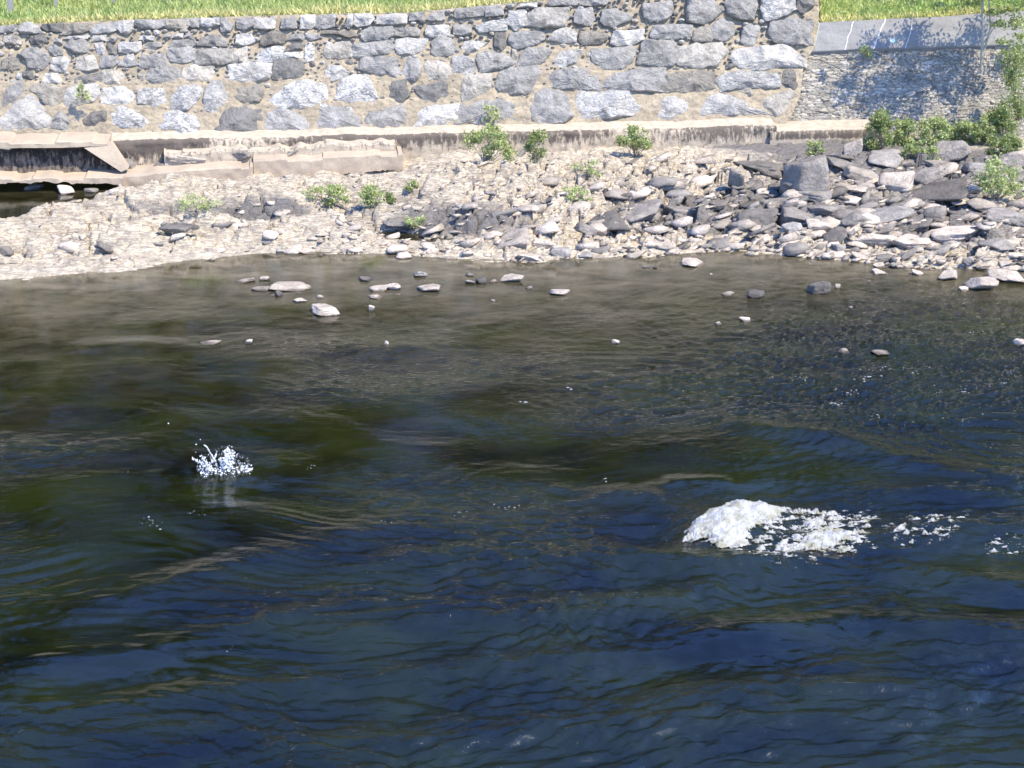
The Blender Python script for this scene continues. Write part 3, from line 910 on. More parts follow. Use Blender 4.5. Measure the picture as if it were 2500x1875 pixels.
for pts, w in (([(2082, 52), (2078, 72), (2070, 90), (2062, 122)], 1.8), ([(2162, 46), (2152, 68), (2142, 92), (2132, 120)], 2.8), ([(2225, 60), (2222, 82), (2210, 118)], 1.2)):
    mb = MB()
    P = []
    for (x0, y0), (x1, y1) in zip(pts[:-1], pts[1:]):
        for k in range(5):
            t = k / 5; P.append((x0 + (x1 - x0) * t + random.uniform(-1.2, 1.2), y0 + (y1 - y0) * t))
    P.append(pts[-1])
    L_ = [wall_uv(x - w / 2 * random.uniform(.5, 1.2), y) for x, y in P]; R_ = [wall_uv(x + w / 2 * random.uniform(.5, 1.2), y) for x, y in P]
    A = np.array(L_ + R_); n = len(P)
    base_h = fbm(A[:, 0] * 1.2, A[:, 1] * 2.5, 0, 71, 5) * .025
    top = wall_pt(A[:, 0], A[:, 1], base_h + .012); bot = wall_pt(A[:, 0], A[:, 1], base_h - .05)
    V = np.concatenate([top, bot])
    F = []
    for i in range(n - 1):
        F += [(i, i + 1, n + i + 1, n + i), (i, 2 * n + i, 2 * n + i + 1, i + 1), (n + i, n + i + 1, 3 * n + i + 1, 3 * n + i)]
    child("white_vein", V, F, M_WHITE, rub)
# tiny pale blue daub
uvb = [wall_uv(2178 + 7 * math.cos(t), 100 + 5 * math.sin(t)) for t in np.linspace(0, 6.28, 9)[:-1]]
A = np.array(uvb)
bh = fbm(A[:, 0] * 1.2, A[:, 1] * 2.5, 0, 71, 5) * .025
V = np.concatenate([wall_pt(A[:, 0], A[:, 1], bh + .012), wall_pt(A[:, 0], A[:, 1], bh - .03)])
child("paint_daub", V, [tuple(range(8))] + [(i, (i + 1) % 8, 8 + (i + 1) % 8, 8 + i) for i in range(8)], M_BLUE, rub)

# ------------------------------------------------------------------ concrete ledge and footings at the wall's foot
def strip_solid(name, sections, mat, parent=None, loc=None, stain=None, jag=None, ncols=None):
    """sections: list along the wall of profiles (each a list of world points front-bottom -> front-top -> back-top)"""
    S = np.array(sections); n, m = S.shape[:2]
    V = S.reshape(-1, 3)
    F = grid_faces(n, m)
    t = stain if stain is not None else np.tile(np.array([0, 0, 0.]), (len(V), 1))
    return child(name, V, F, mat, parent, tint=t) if parent is not None else mesh_obj(name, V, F, mat, tint=t, loc=loc)
def lp(u, off, z):                      # point by distance along the wall, metres in front(-)/behind(+) the ledge edge, height
    p = LP0 + WU * u + WB * off; return np.array([p[0], p[1], z])
def u_of(px, py, off=0.0):
    p = plane_hit(px, py, off); return float((p - LP0) @ WU), float(p[2])
ledge = empty("concrete_ledge", lp(10, 0, .5))
tag(ledge, "long sandy concrete ledge with dark stained front running along the foot of the boulder wall", "ledge")
u0, u1 = u_of(270, 352)[0], u_of(1895, 312)[0]
secs = []; st = []
for u in np.linspace(u0, u1, 420):
    wob = .02 * vn(u * 1.3, 0, 0, 3) + .012 * vn(u * 7, 0, 0, 4)
    zt = .97 + wob
    pr = []
    for k in range(15):
        z = .25 + (zt - .25) * k / 14
        pr.append(lp(u, -.02 + .04 * vn(u * 3, z * 4, 0, 5) + .015 * vn(u * 11, z * 14, 0, 7) + (.05 if k == 14 else 0), z))
        st.append((.30 + .45 * sstep(.40, .95, z) * (.8 + .6 * vn(u * .9, 0, 0, 9)) + (.25 if u < 5 else 0), 0, 0))
    for k in range(1, 7):
        o_ = .72 * k / 6
        pr.append(lp(u, .05 + o_, zt + .16 * (k / 6) + .012 * vn(u * 3, k, 0, 6)))
        st.append((0, 0, 0))
    secs.append(pr)
strip_solid("ledge_body", secs, M_STAIN, ledge, stain=np.array(st))
# lower step on the far right
led2 = empty("low_concrete_kerb", lp(21, 0, .6))
tag(led2, "short low concrete kerb under the grey rubble wall, left of the green shrubs", "kerb")
ua, ub = u_of(1880, 330, -.1)[0], u_of(2140, 326, -.1)[0]
secs = []; st = []
for u in np.linspace(ua, ub, 80):
    pr = []
    for k in range(8):
        z = .25 + .58 * k / 7; pr.append(lp(u, -.12 + .02 * vn(u * 5, z * 6, 0, 5), z)); st.append((.25 + .5 * (k > 4), 0, 0))
    for k in range(1, 4): pr.append(lp(u, -.12 + .3 * k, .83 + .05 * k)); st.append((0, 0, 0))
    secs.append(pr)
strip_solid("kerb_body", secs, M_STAIN, led2, stain=np.array(st))

def slab(name, label, cat, top_px, bot_px, off, depth, mat=M_CONC, jag=.03, seed=1, stain=None, dz=0.0):
    """upright slab: top and bottom edges as photo polylines on a plane off metres in front of the ledge edge"""
    T = np.array([u_of(x, y, off) for x, y in top_px]); Bt = np.array([u_of(x, y, off) for x, y in bot_px])
    us = np.linspace(T[0, 0], T[-1, 0], 140)
    zt = np.interp(us, T[:, 0], T[:, 1]) + (.06 if cat == 'step' else .02) * vn(us * 4, 0, 0, seed) - .05 * (vn(us * 1.7, 0, 0, seed + 9) > .45); zb = np.interp(us, Bt[:, 0], Bt[:, 1]) + jag * vn(us * 5, 0, 0, seed + 1) + jag * .6 * vn(us * 17, 0, 0, seed + 2)
    secs = []; st = []
    for i, u in enumerate(us):
        pr = [lp(u, off + depth, zb[i] + .04)]
        st.append((.8, 0, 0))
        for k in range(9):
            t = k / 8; z = zb[i] * (1 - t) + zt[i] * t
            pr.append(lp(u, off + .015 * vn(u * 6, z * 6, 0, seed + 4) + (.03 if k == 8 else 0), z)); st.append(((stain or 0) * (.6 + .5 * t), 0, 0))
        for k in range(1, 5):
            pr.append(lp(u, off + .03 + (depth - .03) * k / 4, zt[i] + .03 * k / 4 + .01 * vn(u * 5, k, 0, seed))); st.append((0, 0, 0))
        secs.append(pr)
    n, m = len(secs), len(secs[0])
    V = np.array(secs).reshape(-1, 3)
    F = [tuple(f) for f in grid_faces(n, m)]
    F.append(tuple(range(m))); F.append(tuple((n - 1) * m + k for k in range(m))[::-1])
    o = mesh_obj(name, V, F, mat, tint=np.array(st), loc=V.mean(0))
    return tag(o, label, cat)
slab("concrete_footing", "pale concrete footing with a black crack along its broken lower edge, below the stained ledge", "footing",
     [(618, 390), (700, 384), (850, 378), (983, 372)], [(618, 446), (660, 435), (760, 438), (800, 428), (983, 415)], -.75, .8, seed=3)
slab("concrete_footing", "tan concrete footing cracked underneath, next to the pool", "footing",
     [(298, 428), (400, 418), (520, 408), (617, 404)], [(298, 474), (370, 470), (470, 440), (520, 452), (617, 440)], -.95, .95, seed=13)
slab("concrete_step", "brownish concrete step between the ledge and the pale footing, left part", "step",
     [(400, 372), (620, 362), (800, 352), (965, 346)], [(400, 425), (620, 405), (800, 395), (965, 385)], -.35, .45, mat=M_STAIN, seed=23, stain=.45)
# left: recessed stained face with shade in its colour, apron slab and sloping wing
recess = empty("recessed_wall", lp(-1, -.3, .3))
tag(recess, "recessed concrete wall at the left edge, stained, shade-darkened face under a pale cap and sloping wing", "concrete wall")
def adopt(o, par):
    for k in ("label", "category"):
        if k in o: del o[k]
    o.parent = par; o.location = o.location - par.location
adopt(slab("stained_shaded_face", None, None, [(-420, 372), (0, 365), (150, 364), (215, 366), (262, 392), (300, 420)], [(-420, 450), (0, 434), (300, 432)], -.35, .12, mat=M_SHADED_STAIN, seed=33, stain=.75, jag=.005), recess)
adopt(slab("cap", None, None, [(-420, 352), (0, 346), (150, 345), (262, 344)], [(-420, 372), (0, 362), (150, 361), (262, 356)], -.62, 1.1, seed=43, jag=.004), recess)
V = np.array([plane_hit(205, 361, -.60), plane_hit(272, 350, -.60), plane_hit(313, 412, -.85), plane_hit(296, 420, -.85)])
Vb = V + WB * .35
adopt(mesh_obj("wing", np.concatenate([V, Vb]), [(0, 1, 2, 3), (4, 7, 6, 5), (0, 4, 5, 1), (1, 5, 6, 2), (2, 6, 7, 3), (3, 7, 4, 0)], M_CONC, tint=(0, 0, 0), loc=V.mean(0)), recess)
slab("apron_slab", "thin concrete apron slab overhanging the dark pool at the left edge", "slab",
     [(-420, 447), (0, 436), (150, 434), (300, 434)], [(-420, 462), (0, 448), (80, 446), (150, 445), (300, 452)], -1.15, 1.1, seed=53, jag=.03)

# ------------------------------------------------------------------ rocks
from mathutils import noise as _mn
def ico(n):
    import bmesh
    bm = bmesh.new(); bmesh.ops.create_icosphere(bm, subdivisions=n, radius=1)
    v = np.array([x.co[:] for x in bm.verts]); f = np.array([[y.index for y in x.verts] for x in bm.faces]); bm.free()
    return v, f
ICO3, ICF3 = ico(4); ICO2, ICF2 = ico(3); ICO1, ICF1 = ico(2)
def rock_shape(seed, sx, sy, sz, tiltx=0, tilty=0, rot=0, lod=3, flat=.5, noisea=.05):
    r = np.random.default_rng(seed)
    v, f = {3: (ICO3, ICF3), 2: (ICO2, ICF2), 1: (ICO1, ICF1)}[lod]
    n = np.array([[1, 0, 0], [-1, 0, 0], [0, 1, 0], [0, -1, 0], [0, 0, 1], [0, 0, -1]], float) + r.normal(0, .26, (6, 3))
    nc = np.sign(r.normal(size=(6, 3))) * r.uniform(.35, 1, (6, 3))
    d = np.concatenate([r.uniform(.75, 1.0, 6), r.uniform(1.0, 1.4, 6)])
    n = np.concatenate([n, nc]); n /= np.linalg.norm(n, axis=1)[:, None]
    dots = v @ n.T
    rr = np.min(np.where(dots > .05, d / np.maximum(dots, .05), 9), axis=1)
    rr = np.minimum(rr, 1.65)
    p = v * rr[:, None]
    p = p * (1 + noisea * fbm(p[:, 0] * 2.6, p[:, 1] * 2.6, p[:, 2] * 4 + seed, seed % 97, 4))[:, None]
    ext = (p.max(0) - p.min(0)) / 2
    p = (p - (p.max(0) + p.min(0)) / 2) / ext
    p = p * np.array([sx, sy, sz])
    M = Matrix.Rotation(rot, 3, 'Z') @ Matrix.Rotation(tiltx, 3, 'X') @ Matrix.Rotation(tilty, 3, 'Y')
    return p @ np.array(M).T, f
RT = {'c': (1.12, .25, 1.0), 'p': (1.15, .35, .95), 'g': (.74, .15, .3), 'd': (.42, .06, .4), 'b': (1.1, .35, .0), 'w': (1.4, .7, .6), 'r': (.7, .1, 1.0), 't': (.85, .2, .8)}
def rock(px, py, w, h, tone, label=None, cat="rock", group=None, name="rock", seed=None, sink=.35, tilt=None, lod=3, on=None):
    """w,h = size in photo pixels as seen; px,py = its middle"""
    seed = seed if seed is not None else int(px * 7 + py * 13) % 9973
    r = np.random.default_rng(seed)
    p = ground_hit(px, py + h * .42) if on is None else np.array(on)
    k = mpp(p)
    sx = w * k / 2; depth = sx * r.uniform(.7, 1.0)
    el = math.radians(13)
    sz = max(.02, (h * k - 2 * depth * math.sin(el) * .55) / 2 / .95)
    sz = max(sz, min(sx * .32, h * k * .4))
    if h * k / 2 < depth * math.sin(el): depth = h * k / 2 / math.sin(el) * .8
    tx, ty = (r.uniform(-.15, .15), r.uniform(-.2, .2)) if tilt is None else tilt
    V, F = rock_shape(seed, sx, depth, sz, tx, ty, r.uniform(-.3, .3), lod, flat=r.uniform(.4, .8))
    o = p + np.array([0, depth * .5, sz * (1 - sink)])
    if on is None and p[2] < .02: o[2] = sz * (1 - sink) - .01
    t = np.array(RT[tone]) * np.array([r.uniform(.85, 1.15) * (.82 if name == 'river_stone' else 1), 1, 1])
    ob = mesh_obj(name, V, F, M_ROCK, tint=t)
    ob.location = tuple(float(q) for q in o)
    if label: tag(ob, label, cat, group)
    return ob
BANK_ROCKS = [
 (250, 595, 80, 44, 'd', "dark grey angular boulder lying alone on the pale left bank"),
 (435, 556, 84, 30, 'd', "low brown-grey rock hump on the left bank, right of and above the dark angular boulder"),
 (12, 612, 40, 36, 'd', "dark rock with a black hollow cut by the left edge of the photo"),
 (158, 463, 48, 30, 'w', "white rock standing in the dark water under the apron slab"),
 (80, 456, 50, 16, 'p', "small pale rock at the left of the gap under the apron slab"),
 (225, 462, 36, 20, 'g', "grey rock in the gap under the apron slab, right of the white rock"),
 (275, 466, 30, 20, 'c', "small cream rock in the right corner of the gap under the apron slab"),
 (1000, 548, 130, 26, 'g', "flat grey slab with black gaps beneath on the middle of the bank"),
 (1255, 582, 100, 36, 't', "tilted brown slab with a black wedge of shade below it, near the waterline", (.35, -.35)),
 (1330, 590, 70, 30, 'c', "cream slab leaning beside the black wedge of shade"),
 (1368, 612, 56, 34, 'b', "bluish white rock at the waterline in the middle of the bank"),
 (1430, 622, 40, 24, 'b', "small bluish rock with a black underside at the waterline, right of the bluish white rock"),
 (985, 622, 42, 26, 'w', "pointed white stone at the waterline below the green reflections"),
 (1300, 628, 84, 16, 'p', "long flat pale slab lying on the waterline in the middle"),
 (745, 612, 56, 16, 'p', "flat cream slab on the waterline with black gaps at both ends"),
 (1480, 545, 110, 44, 'd', "rough dark slab with a sharp broken lower edge, centre of the bank", (.15, -.25)),
 (1560, 520, 130, 46, 'g', "grey rough slab overlapping the dark slab in the centre of the bank", (.1, -.2)),
 (1680, 518, 120, 50, 'g', "broad grey hump right of the overlapping slabs"),
 (1650, 548, 70, 34, 'd', "dark knobbly rock in front of the broad grey hump"),
 (1745, 500, 80, 40, 'd', "dark lichened rock beside the broad grey hump, to its right"),
 (1430, 555, 50, 34, 'g', "small grey rock left of the dark broken slab"),
 (1798, 428, 42, 62, 'g', "upright grey oval stone beside the big dark overhanging slab", (.1, .1)),
 (1868, 408, 150, 48, 'd', "big dark slab overhanging a deep shadow on the right of the bank", (-.12, .15)),
 (1965, 425, 124, 112, 'g', "largest grey boulder of the bank with a peaked top"),
 (1990, 470, 90, 40, 'g', "flat grey stone at the foot of the largest boulder"),
 (2062, 398, 84, 34, 'g', "smooth slate slab just right of the largest boulder", (.2, .3)),
 (2085, 362, 60, 44, 't', "tilted brownish slab leaning up against the kerb beside the shrubs", (.2, -.5)),
 (2165, 384, 104, 46, 'b', "smooth blue-grey slab lying under the green shrub"),
 (2225, 392, 80, 30, 'g', "grey slab right of the smooth blue-grey slab"),
 (2325, 362, 96, 52, 'g', "large flat grey slab below the hedge of shrubs", (.2, -.3)),
 (2290, 398, 60, 26, 't', "brown stone between two flat grey slabs below the hedge"),
 (2395, 402, 90, 40, 'b', "blue-grey slab with a black gap under its right end"),
 (2470, 385, 80, 60, 't', "tall brownish rock at the right edge above the white-flowered bush"),
 (2110, 425, 100, 46, 't', "rounded tan rock with a pinkish base right of the largest boulder"),
 (2085, 462, 90, 26, 'p', "bright cream slab in front of the rounded tan rock"),
 (2195, 440, 90, 60, 'p', "bright cream block standing between the grey slabs", (.3, -.3)),
 (2270, 425, 90, 50, 'g', "brownish grey block leaning on the bright cream block", (.1, -.4)),
 (2290, 478, 170, 40, 'd', "long dark grey slab slanting up to the right", (.1, -.25)),
 (2370, 458, 60, 36, 'p', "cream stone at the upper end of the long slanting slab"),
 (1850, 525, 110, 56, 'd', "big rough dark rock with a black hollow beneath its right side"),
 (1945, 525, 84, 52, 'g', "rough grey block with a black hollow on its right"),
 (1905, 492, 70, 30, 'g', "smooth grey block sitting above the two rough rocks"),
 (2020, 510, 100, 44, 'g', "grey rock right of the black hollow"),
 (2085, 530, 80, 46, 'g', "knobbly grey rock in the middle of the right bank"),
 (2180, 525, 120, 34, 'b', "long blue-white slab in the middle of the right bank", (.1, -.2)),
 (2240, 548, 100, 44, 'd', "dark rough rock in front of the long blue-white slab", (.1, -.2)),
 (2310, 515, 80, 30, 'd', "dark rock with a smooth face right of the blue-white slab"),
 (2400, 500, 80, 34, 'r', "reddish grey block below the white-flowered bush"),
 (2460, 525, 100, 44, 'g', "broad grey rock at the right edge of the bank"),
 (2010, 552, 90, 40, 'p', "bright cream slab below the rough grey block"),
 (2120, 580, 130, 50, 'c', "broad cream and grey rock close above the right waterline"),
 (2040, 575, 70, 34, 'd', "thin dark plate tilted up near the right waterline", (.2, -.6)),
 (2230, 590, 110, 44, 'c', "cream rock right of the thin tilted plate"),
 (2340, 570, 130, 56, 'c', "streaked cream outcrop above the right waterline"),
 (2440, 590, 90, 46, 'g', "grey rock with a shaded foot at the right end of the waterline"),
 (1935, 552, 50, 26, 'b', "small blue-grey stone wedged under the rough rocks"),
 (2050, 602, 36, 26, 'b', "small bluish stone with a black side at the right waterline"),
 (2040, 622, 54, 16, 'p', "flat pale slab on the right waterline"),
 (1840, 555, 40, 20, 'c', "small cream stone under the big rough dark rock"),
 (1600, 612, 44, 20, 'c', "cream stone on the waterline left of the calm bay"),
 (1640, 612, 40, 16, 'p', "pale flat stone on the waterline pointing to the right"),
]
for q in BANK_ROCKS:
    rock(q[0], q[1], q[2], q[3] * (.85 if q[3] < 60 else 1), q[4], label=q[5], tilt=(q[6] if len(q) > 6 else None), sink=.5)
RIVER_STONES = [
 (597, 684, 50, 13, 'p', "flat pale stone in the calm water, farthest left of the upper row of stones"),
 (646, 679, 24, 13, 'p', "small round pale stone beside the farthest-left flat stone"),
 (705, 702, 108, 18, 'c', "long flat slab propped over a black gap in the calm water"),
 (636, 704, 44, 14, 'r', "low reddish stone touching the left end of the long propped slab"),
 (680, 716, 20, 18, 'd', "small dark stone propping up the long flat slab"),
 (730, 733, 34, 13, 'p', "pale stone just below the long propped slab"),
 (783, 724, 20, 12, 'p', "small pale stone right of the long propped slab"),
 (794, 756, 68, 32, 'p', "large cream boulder standing alone in the calm water"),
 (895, 682, 38, 12, 'd', "thin dark plate tilted out of the water"),
 (925, 704, 50, 18, 'p', "pale flat stone, left one of a touching pair"),
 (960, 700, 36, 20, 'p', "pale humped stone, right one of a touching pair"),
 (917, 724, 38, 13, 'p', "flat pale stone just below the touching pair"),
 (907, 752, 16, 22, 'w', "tiny upright stone with a white top right of the large cream boulder"),
 (1028, 668, 38, 20, 'b', "bluish white stone close to the bank"),
 (1047, 704, 60, 20, 'p', "pale low stone in the calm water right of the touching pair"),
 (1147, 671, 22, 9, 'g', "small grey stone left of the dark knob"),
 (1176, 684, 26, 20, 'd', "dark knob of rock in the middle of a string of small stones"),
 (1150, 688, 28, 9, 'c', "low cream stone left of the dark knob"),
 (1203, 686, 22, 9, 'c', "low cream stone right of the dark knob"),
 (1250, 679, 64, 21, 'p', "broad pale stone at the right end of the string of small stones"),
 (1290, 703, 18, 10, 'g', "small grey stone below the broad pale stone"),
 (1365, 712, 52, 20, 'w', "pale oval stone with a dark underside right of centre"),
 (1204, 733, 11, 9, 'w', "tiny white stone in the open water below the dark knob"),
 (512, 837, 54, 9, 'p', "long flat cream stone barely above the water on the left"),
 (607, 833, 20, 13, 'w', "small white stone right of the long flat cream stone"),
 (946, 908, 11, 15, 'w', "tiny upright white stone in the dark open water"),
 (1503, 876, 20, 15, 'w', "round white stone where calm water meets the riffle"),
 (1694, 643, 58, 20, 'p', "flat pale diamond-shaped stone in the calm bay"),
 (1578, 651, 22, 9, 'g', "low dark stone with a white spot in the calm bay"),
 (1600, 653, 14, 7, 'd', "tiny dark stone right of the low white-spotted stone"),
 (1737, 670, 9, 8, 'w', "tiny white stone right of the diamond-shaped stone"),
 (1778, 717, 34, 11, 'p', "flat pale stone left of the black-bottomed rock"),
 (1847, 716, 46, 24, 'd', "black-bottomed rock with a grey top in the riffle"),
 (1999, 702, 58, 36, 'd', "dark rock with a tan peak in the riffle"),
 (2046, 699, 15, 15, 'w', "small white stone right of the dark rock with a tan peak"),
 (1755, 788, 16, 11, 'w', "small white stone, left of a pair in the riffle"),
 (1818, 779, 28, 14, 'w', "white double-humped stone, right of a pair in the riffle"),
 (2077, 750, 10, 9, 'w', "tiny white stone alone in the riffle"),
 (2149, 664, 42, 13, 'p', "flat pale stone below the little cluster at the right shore"),
 (2122, 686, 9, 8, 'w', "tiny white stone below the flat pale stone near the right shore"),
 (2146, 648, 30, 14, 'c', "cream stone in the little cluster at the right shore"),
 (2180, 646, 22, 14, 'p', "small pale stone in the little cluster at the right shore"),
 (2196, 650, 20, 12, 'p', "outer right stone of the little cluster at the right shore"),
 (2118, 640, 18, 12, 'w', "white pebble above the flat pale stone near the right shore"),
 (2100, 626, 44, 22, 'c', "cream rock just off the right shore"),
 (2160, 628, 46, 24, 'g', "grey pointed rock just off the right shore"),
 (2240, 666, 30, 16, 'c', "ragged pale stone midway between the cluster and the big right-hand rock"),
 (2316, 672, 48, 30, 'c', "pale rock with a raised right end, left of the big right-hand rock"),
 (2368, 636, 42, 28, 'b', "white-topped rock off the right shore"),
 (2390, 652, 20, 14, 'g', "small grey stone touching the white-topped rock"),
 (2400, 690, 92, 44, 'c', "biggest pale rock in the water at the right, black beneath"),
 (2466, 678, 100, 24, 'c', "long flat pale rock running off the right edge"),
 (2353, 704, 26, 15, 'w', "small white stone left of the biggest pale rock"),
 (2462, 645, 44, 17, 'p', "pale stone above the long flat rock at the right"),
 (2492, 836, 34, 20, 'w', "white stone cut by the right edge in the riffle"),
 (2058, 905, 26, 13, 'r', "reddish brown stone awash in the riffle"),
 (2150, 892, 44, 10, 'r', "low reddish stone with foam on it in the riffle"),
]
for q in RIVER_STONES:
    rock(*q[:5], label=q[5], name="river_stone", cat="stone", lod=3, sink=.3)
# loose angular stones strewn over the bank; each is named after the landmark it lies beside
LAND = [(250, 595, "dark angular boulder"), (435, 556, "low brown-grey hump"), (485, 500, "feathery pale plant"), (640, 560, "bare patch left of the bushy plant"), (790, 485, "bushy pale plant"), (903, 485, "tall-stalked plant"),
        (1000, 548, "flat slab with black gaps"), (1130, 590, "middle waterline"), (1255, 582, "tilted brown slab"), (1368, 612, "bluish white waterline rock"), (1300, 500, "weathered log"), (1480, 545, "dark broken slab"), (1185, 420, "large pale green bush"),
        (1552, 400, "two-toned bush"), (1680, 518, "broad grey hump"), (1700, 430, "upright grey oval stone"), (1868, 408, "dark overhanging slab"), (1965, 425, "largest boulder"), (2165, 384, "smooth blue-grey slab"), (2325, 362, "large slab below the hedge"),
        (2195, 440, "bright cream block"), (2290, 478, "long slanting slab"), (1850, 525, "big rough dark rock"), (2085, 530, "knobbly grey rock"), (2180, 525, "long blue-white slab"), (2040, 575, "thin tilted plate"), (2340, 570, "streaked cream outcrop"),
        (2432, 450, "white-flowered bush"), (745, 612, "flat cream waterline slab"), (1620, 612, "pointing waterline stone"), (500, 620, "left waterline"), (1780, 590, "calm bay's shore"), (1930, 600, "shore right of the calm bay")]
TW = {'c': "cream", 'p': "pale", 't': "brownish", 'g': "grey", 'd': "dark", 'b': "bluish"}
r = np.random.default_rng(77)
cnt = 0; used = {}
while cnt < 160:
    px = r.uniform(380, 2500) if r.random() < .85 else r.uniform(0, 700)
    shore = np.interp(px, [0, 600, 1100, 1500, 2000, 2500], [670, 622, 632, 622, 635, 660])
    py = r.uniform(425 if px < 1900 else 400, shore - 4)
    if px < 480 and py < 540: continue
    if py < 480 and px < 1100: continue
    nearshore = (py - 420) / (shore - 420)
    if r.random() > .25 + .75 * nearshore and px < 1500: continue
    if px < 1250 and r.random() < .5: continue
    w = r.uniform(20, 58) * (1.0 if px < 1300 else 1.3); hh = w * r.uniform(.25, .5)
    tone = str(r.choice(list('cpctgp')) if (py > 545 or px < 1400) else r.choice(list('gdgtcc')))
    lx, ly, ln = min(LAND, key=lambda q: math.hypot(q[0] - px, (q[1] - py) * 1.6))
    dxx, dyy = px - lx, (py - ly) * 1.8
    dr = ("right of" if dxx > 0 else "left of") if abs(dxx) > 2 * abs(dyy) else (("below" if dyy > 0 else "above") if abs(dyy) > 2 * abs(dxx) else ("lower " if dyy > 0 else "upper ") + ("right of" if dxx > 0 else "left of"))
    sw = "small" if w < 34 else ("broad" if w > 54 else "flat")
    key = (sw, tone, dr, ln)
    if key in used: continue
    used[key] = 1
    rock(px, py, w, hh, tone, name="loose_stone", cat="stone", lod=1, seed=int(r.integers(1, 99999)),
         label=f"{sw} {TW[tone]} loose stone, {dr} the {ln}", group="loose stones strewn over the bank", tilt=(r.uniform(-.1, .3), r.uniform(-.4, .15)))
    cnt += 1
for px, py, w, h, t, lab in [(592, 372, 56, 34, 'g', "rough grey block on the step beside the white-tipped plant, its left side"), (705, 372, 62, 34, 'g', "rounded grey block on the step right of the white-tipped plant"),
                             (300, 398, 60, 28, 'g', "grey rock in the gap right of the concrete wing"), (392, 408, 40, 34, 'd', "dark rock beside the low plant below the concrete wing"), (450, 385, 120, 30, 't', "long brownish stone on the step left of the white-tipped plant")]:
    pp = plane_hit(px, py + h * .4, -.32)
    rock(px, py, w, h, t, label=lab, on=pp, sink=.4, lod=3)
# gravel
import bmesh
SHARDS = []
for k in range(36):
    rk = np.random.default_rng(k + 50); bm = bmesh.new()
    for q in rk.uniform(-1, 1, (9, 3)) * np.array([1, .75, 1]): bm.verts.new(q)
    g_ = bmesh.ops.convex_hull(bm, input=bm.verts)
    bmesh.ops.delete(bm, geom=[x for x in g_['geom_interior'] if isinstance(x, bmesh.types.BMVert)], context='VERTS')
    bm.verts.index_update()
    SHARDS.append((np.array([x.co[:] for x in bm.verts]), np.array([[y.index for y in x.verts] for x in bm.faces]))); bm.free()
mb_v, mb_f, mb_t, nn = [], [], [], 0
ICO0, ICF0 = ico(1)
while nn < 6500:
    px = r.uniform(-60, 2560); shore = np.interp(px, [0, 600, 1100, 1500, 2000, 2500], [672, 620, 634, 624, 638, 662])
    t = r.random() ** .8
    py = 420 + (shore + 6 - 420) * t
    if px < 480 and py < 560: nn += 0; 
    p = at_z(px, py, .2); x, y = p[0], p[1]
    mb_v.append((x, y)); nn += 1
G = np.array(mb_v); gz, _, _ = terrain(G[:, 0], G[:, 1])
ok = gz > -.03
ok &= (G[:, 0] > -4) | (np.random.default_rng(3).random(len(G)) < .16)
ok &= (G[:, 0] > 2) | (np.random.default_rng(4).random(len(G)) < .5)
G, gz = G[ok], gz[ok]
VV_, FF_, TT_, off_ = [], [], [], 0
for i, (x, y) in enumerate(G):
    s = r.uniform(.03, .12) * (1.25 if x > 3 else 1) * (2.0 if r.random() < .10 else 1)
    sv_, sf_ = SHARDS[int(r.integers(36))]
    a_ = r.normal(.15, .45); tx_ = r.normal(.1, .3); ty_ = r.normal(-.2 if x > -3 else -.05, .22)
    M = np.array(Matrix.Rotation(a_, 3, 'Z') @ Matrix.Rotation(tx_, 3, 'X') @ Matrix.Rotation(ty_, 3, 'Y'))
    q = (sv_ * np.array([s * 1.35, s * .9, s * r.uniform(.25, .55)])) @ M.T + (x, y, gz[i] + s * .10)
    VV_.append(q); FF_.append(sf_ + off_); off_ += len(sv_)
    t = RT[str(r.choice(list('cpccptc')))] if x < 2 else RT[str(r.choice(list('cpgtgdcg')))]
    TT_.append(np.tile(np.array(t) * np.array([r.uniform(.8, 1.15), 1, 1]), (len(sv_), 1)))
o = mesh_obj("gravel", np.concatenate(VV_), np.concatenate(FF_), M_ROCK, tint=np.concatenate(TT_))
tag(o, "small broken stones and gravel covering the pale bank", "gravel", kind="stuff")

# ------------------------------------------------------------------ grass behind the walls, hedge, posts, woodland
def top_world(px):                                     # top edge of whichever wall, world
    if px <= 2004: y = np.interp(px, [p[0] for p in TOPLINE], [p[1] for p in TOPLINE])
    else: y = np.interp(px, [2005, 2015, 2300, 2500, 3000], [56, 54, 40, 26, 0])
    return wall_pt(*wall_uv(px, y))
colp = np.concatenate([np.linspace(-600, 2003, 150), np.linspace(2006, 3000, 60)])
rows = np.concatenate([[-.05], np.linspace(.05, 5.5, 40), np.linspace(7, 110, 24)])
GV = []
for d in rows:
    for px in colp:
        p = top_world(px)
        q = p + WB * (d + .12)
        z = p[2] - .03
        if px > 2003: z = z + min(d, 6) * .22
        zf = 3.75
        z = z + (zf - z) * float(sstep(2, 8, d)) + .05 * float(vn(q[0] * 1.1, q[1] * 1.1, 0, 91)) * min(1, d) + .6 * float(sstep(12, 60, d)) * 2
        GV.append((q[0], q[1], z))
GV = np.array(GV)
gf = grid_faces(len(rows), len(colp))
grd = mesh_obj("grass_field", GV, gf, M_SOIL, smooth=True); tag(grd, kind="structure")
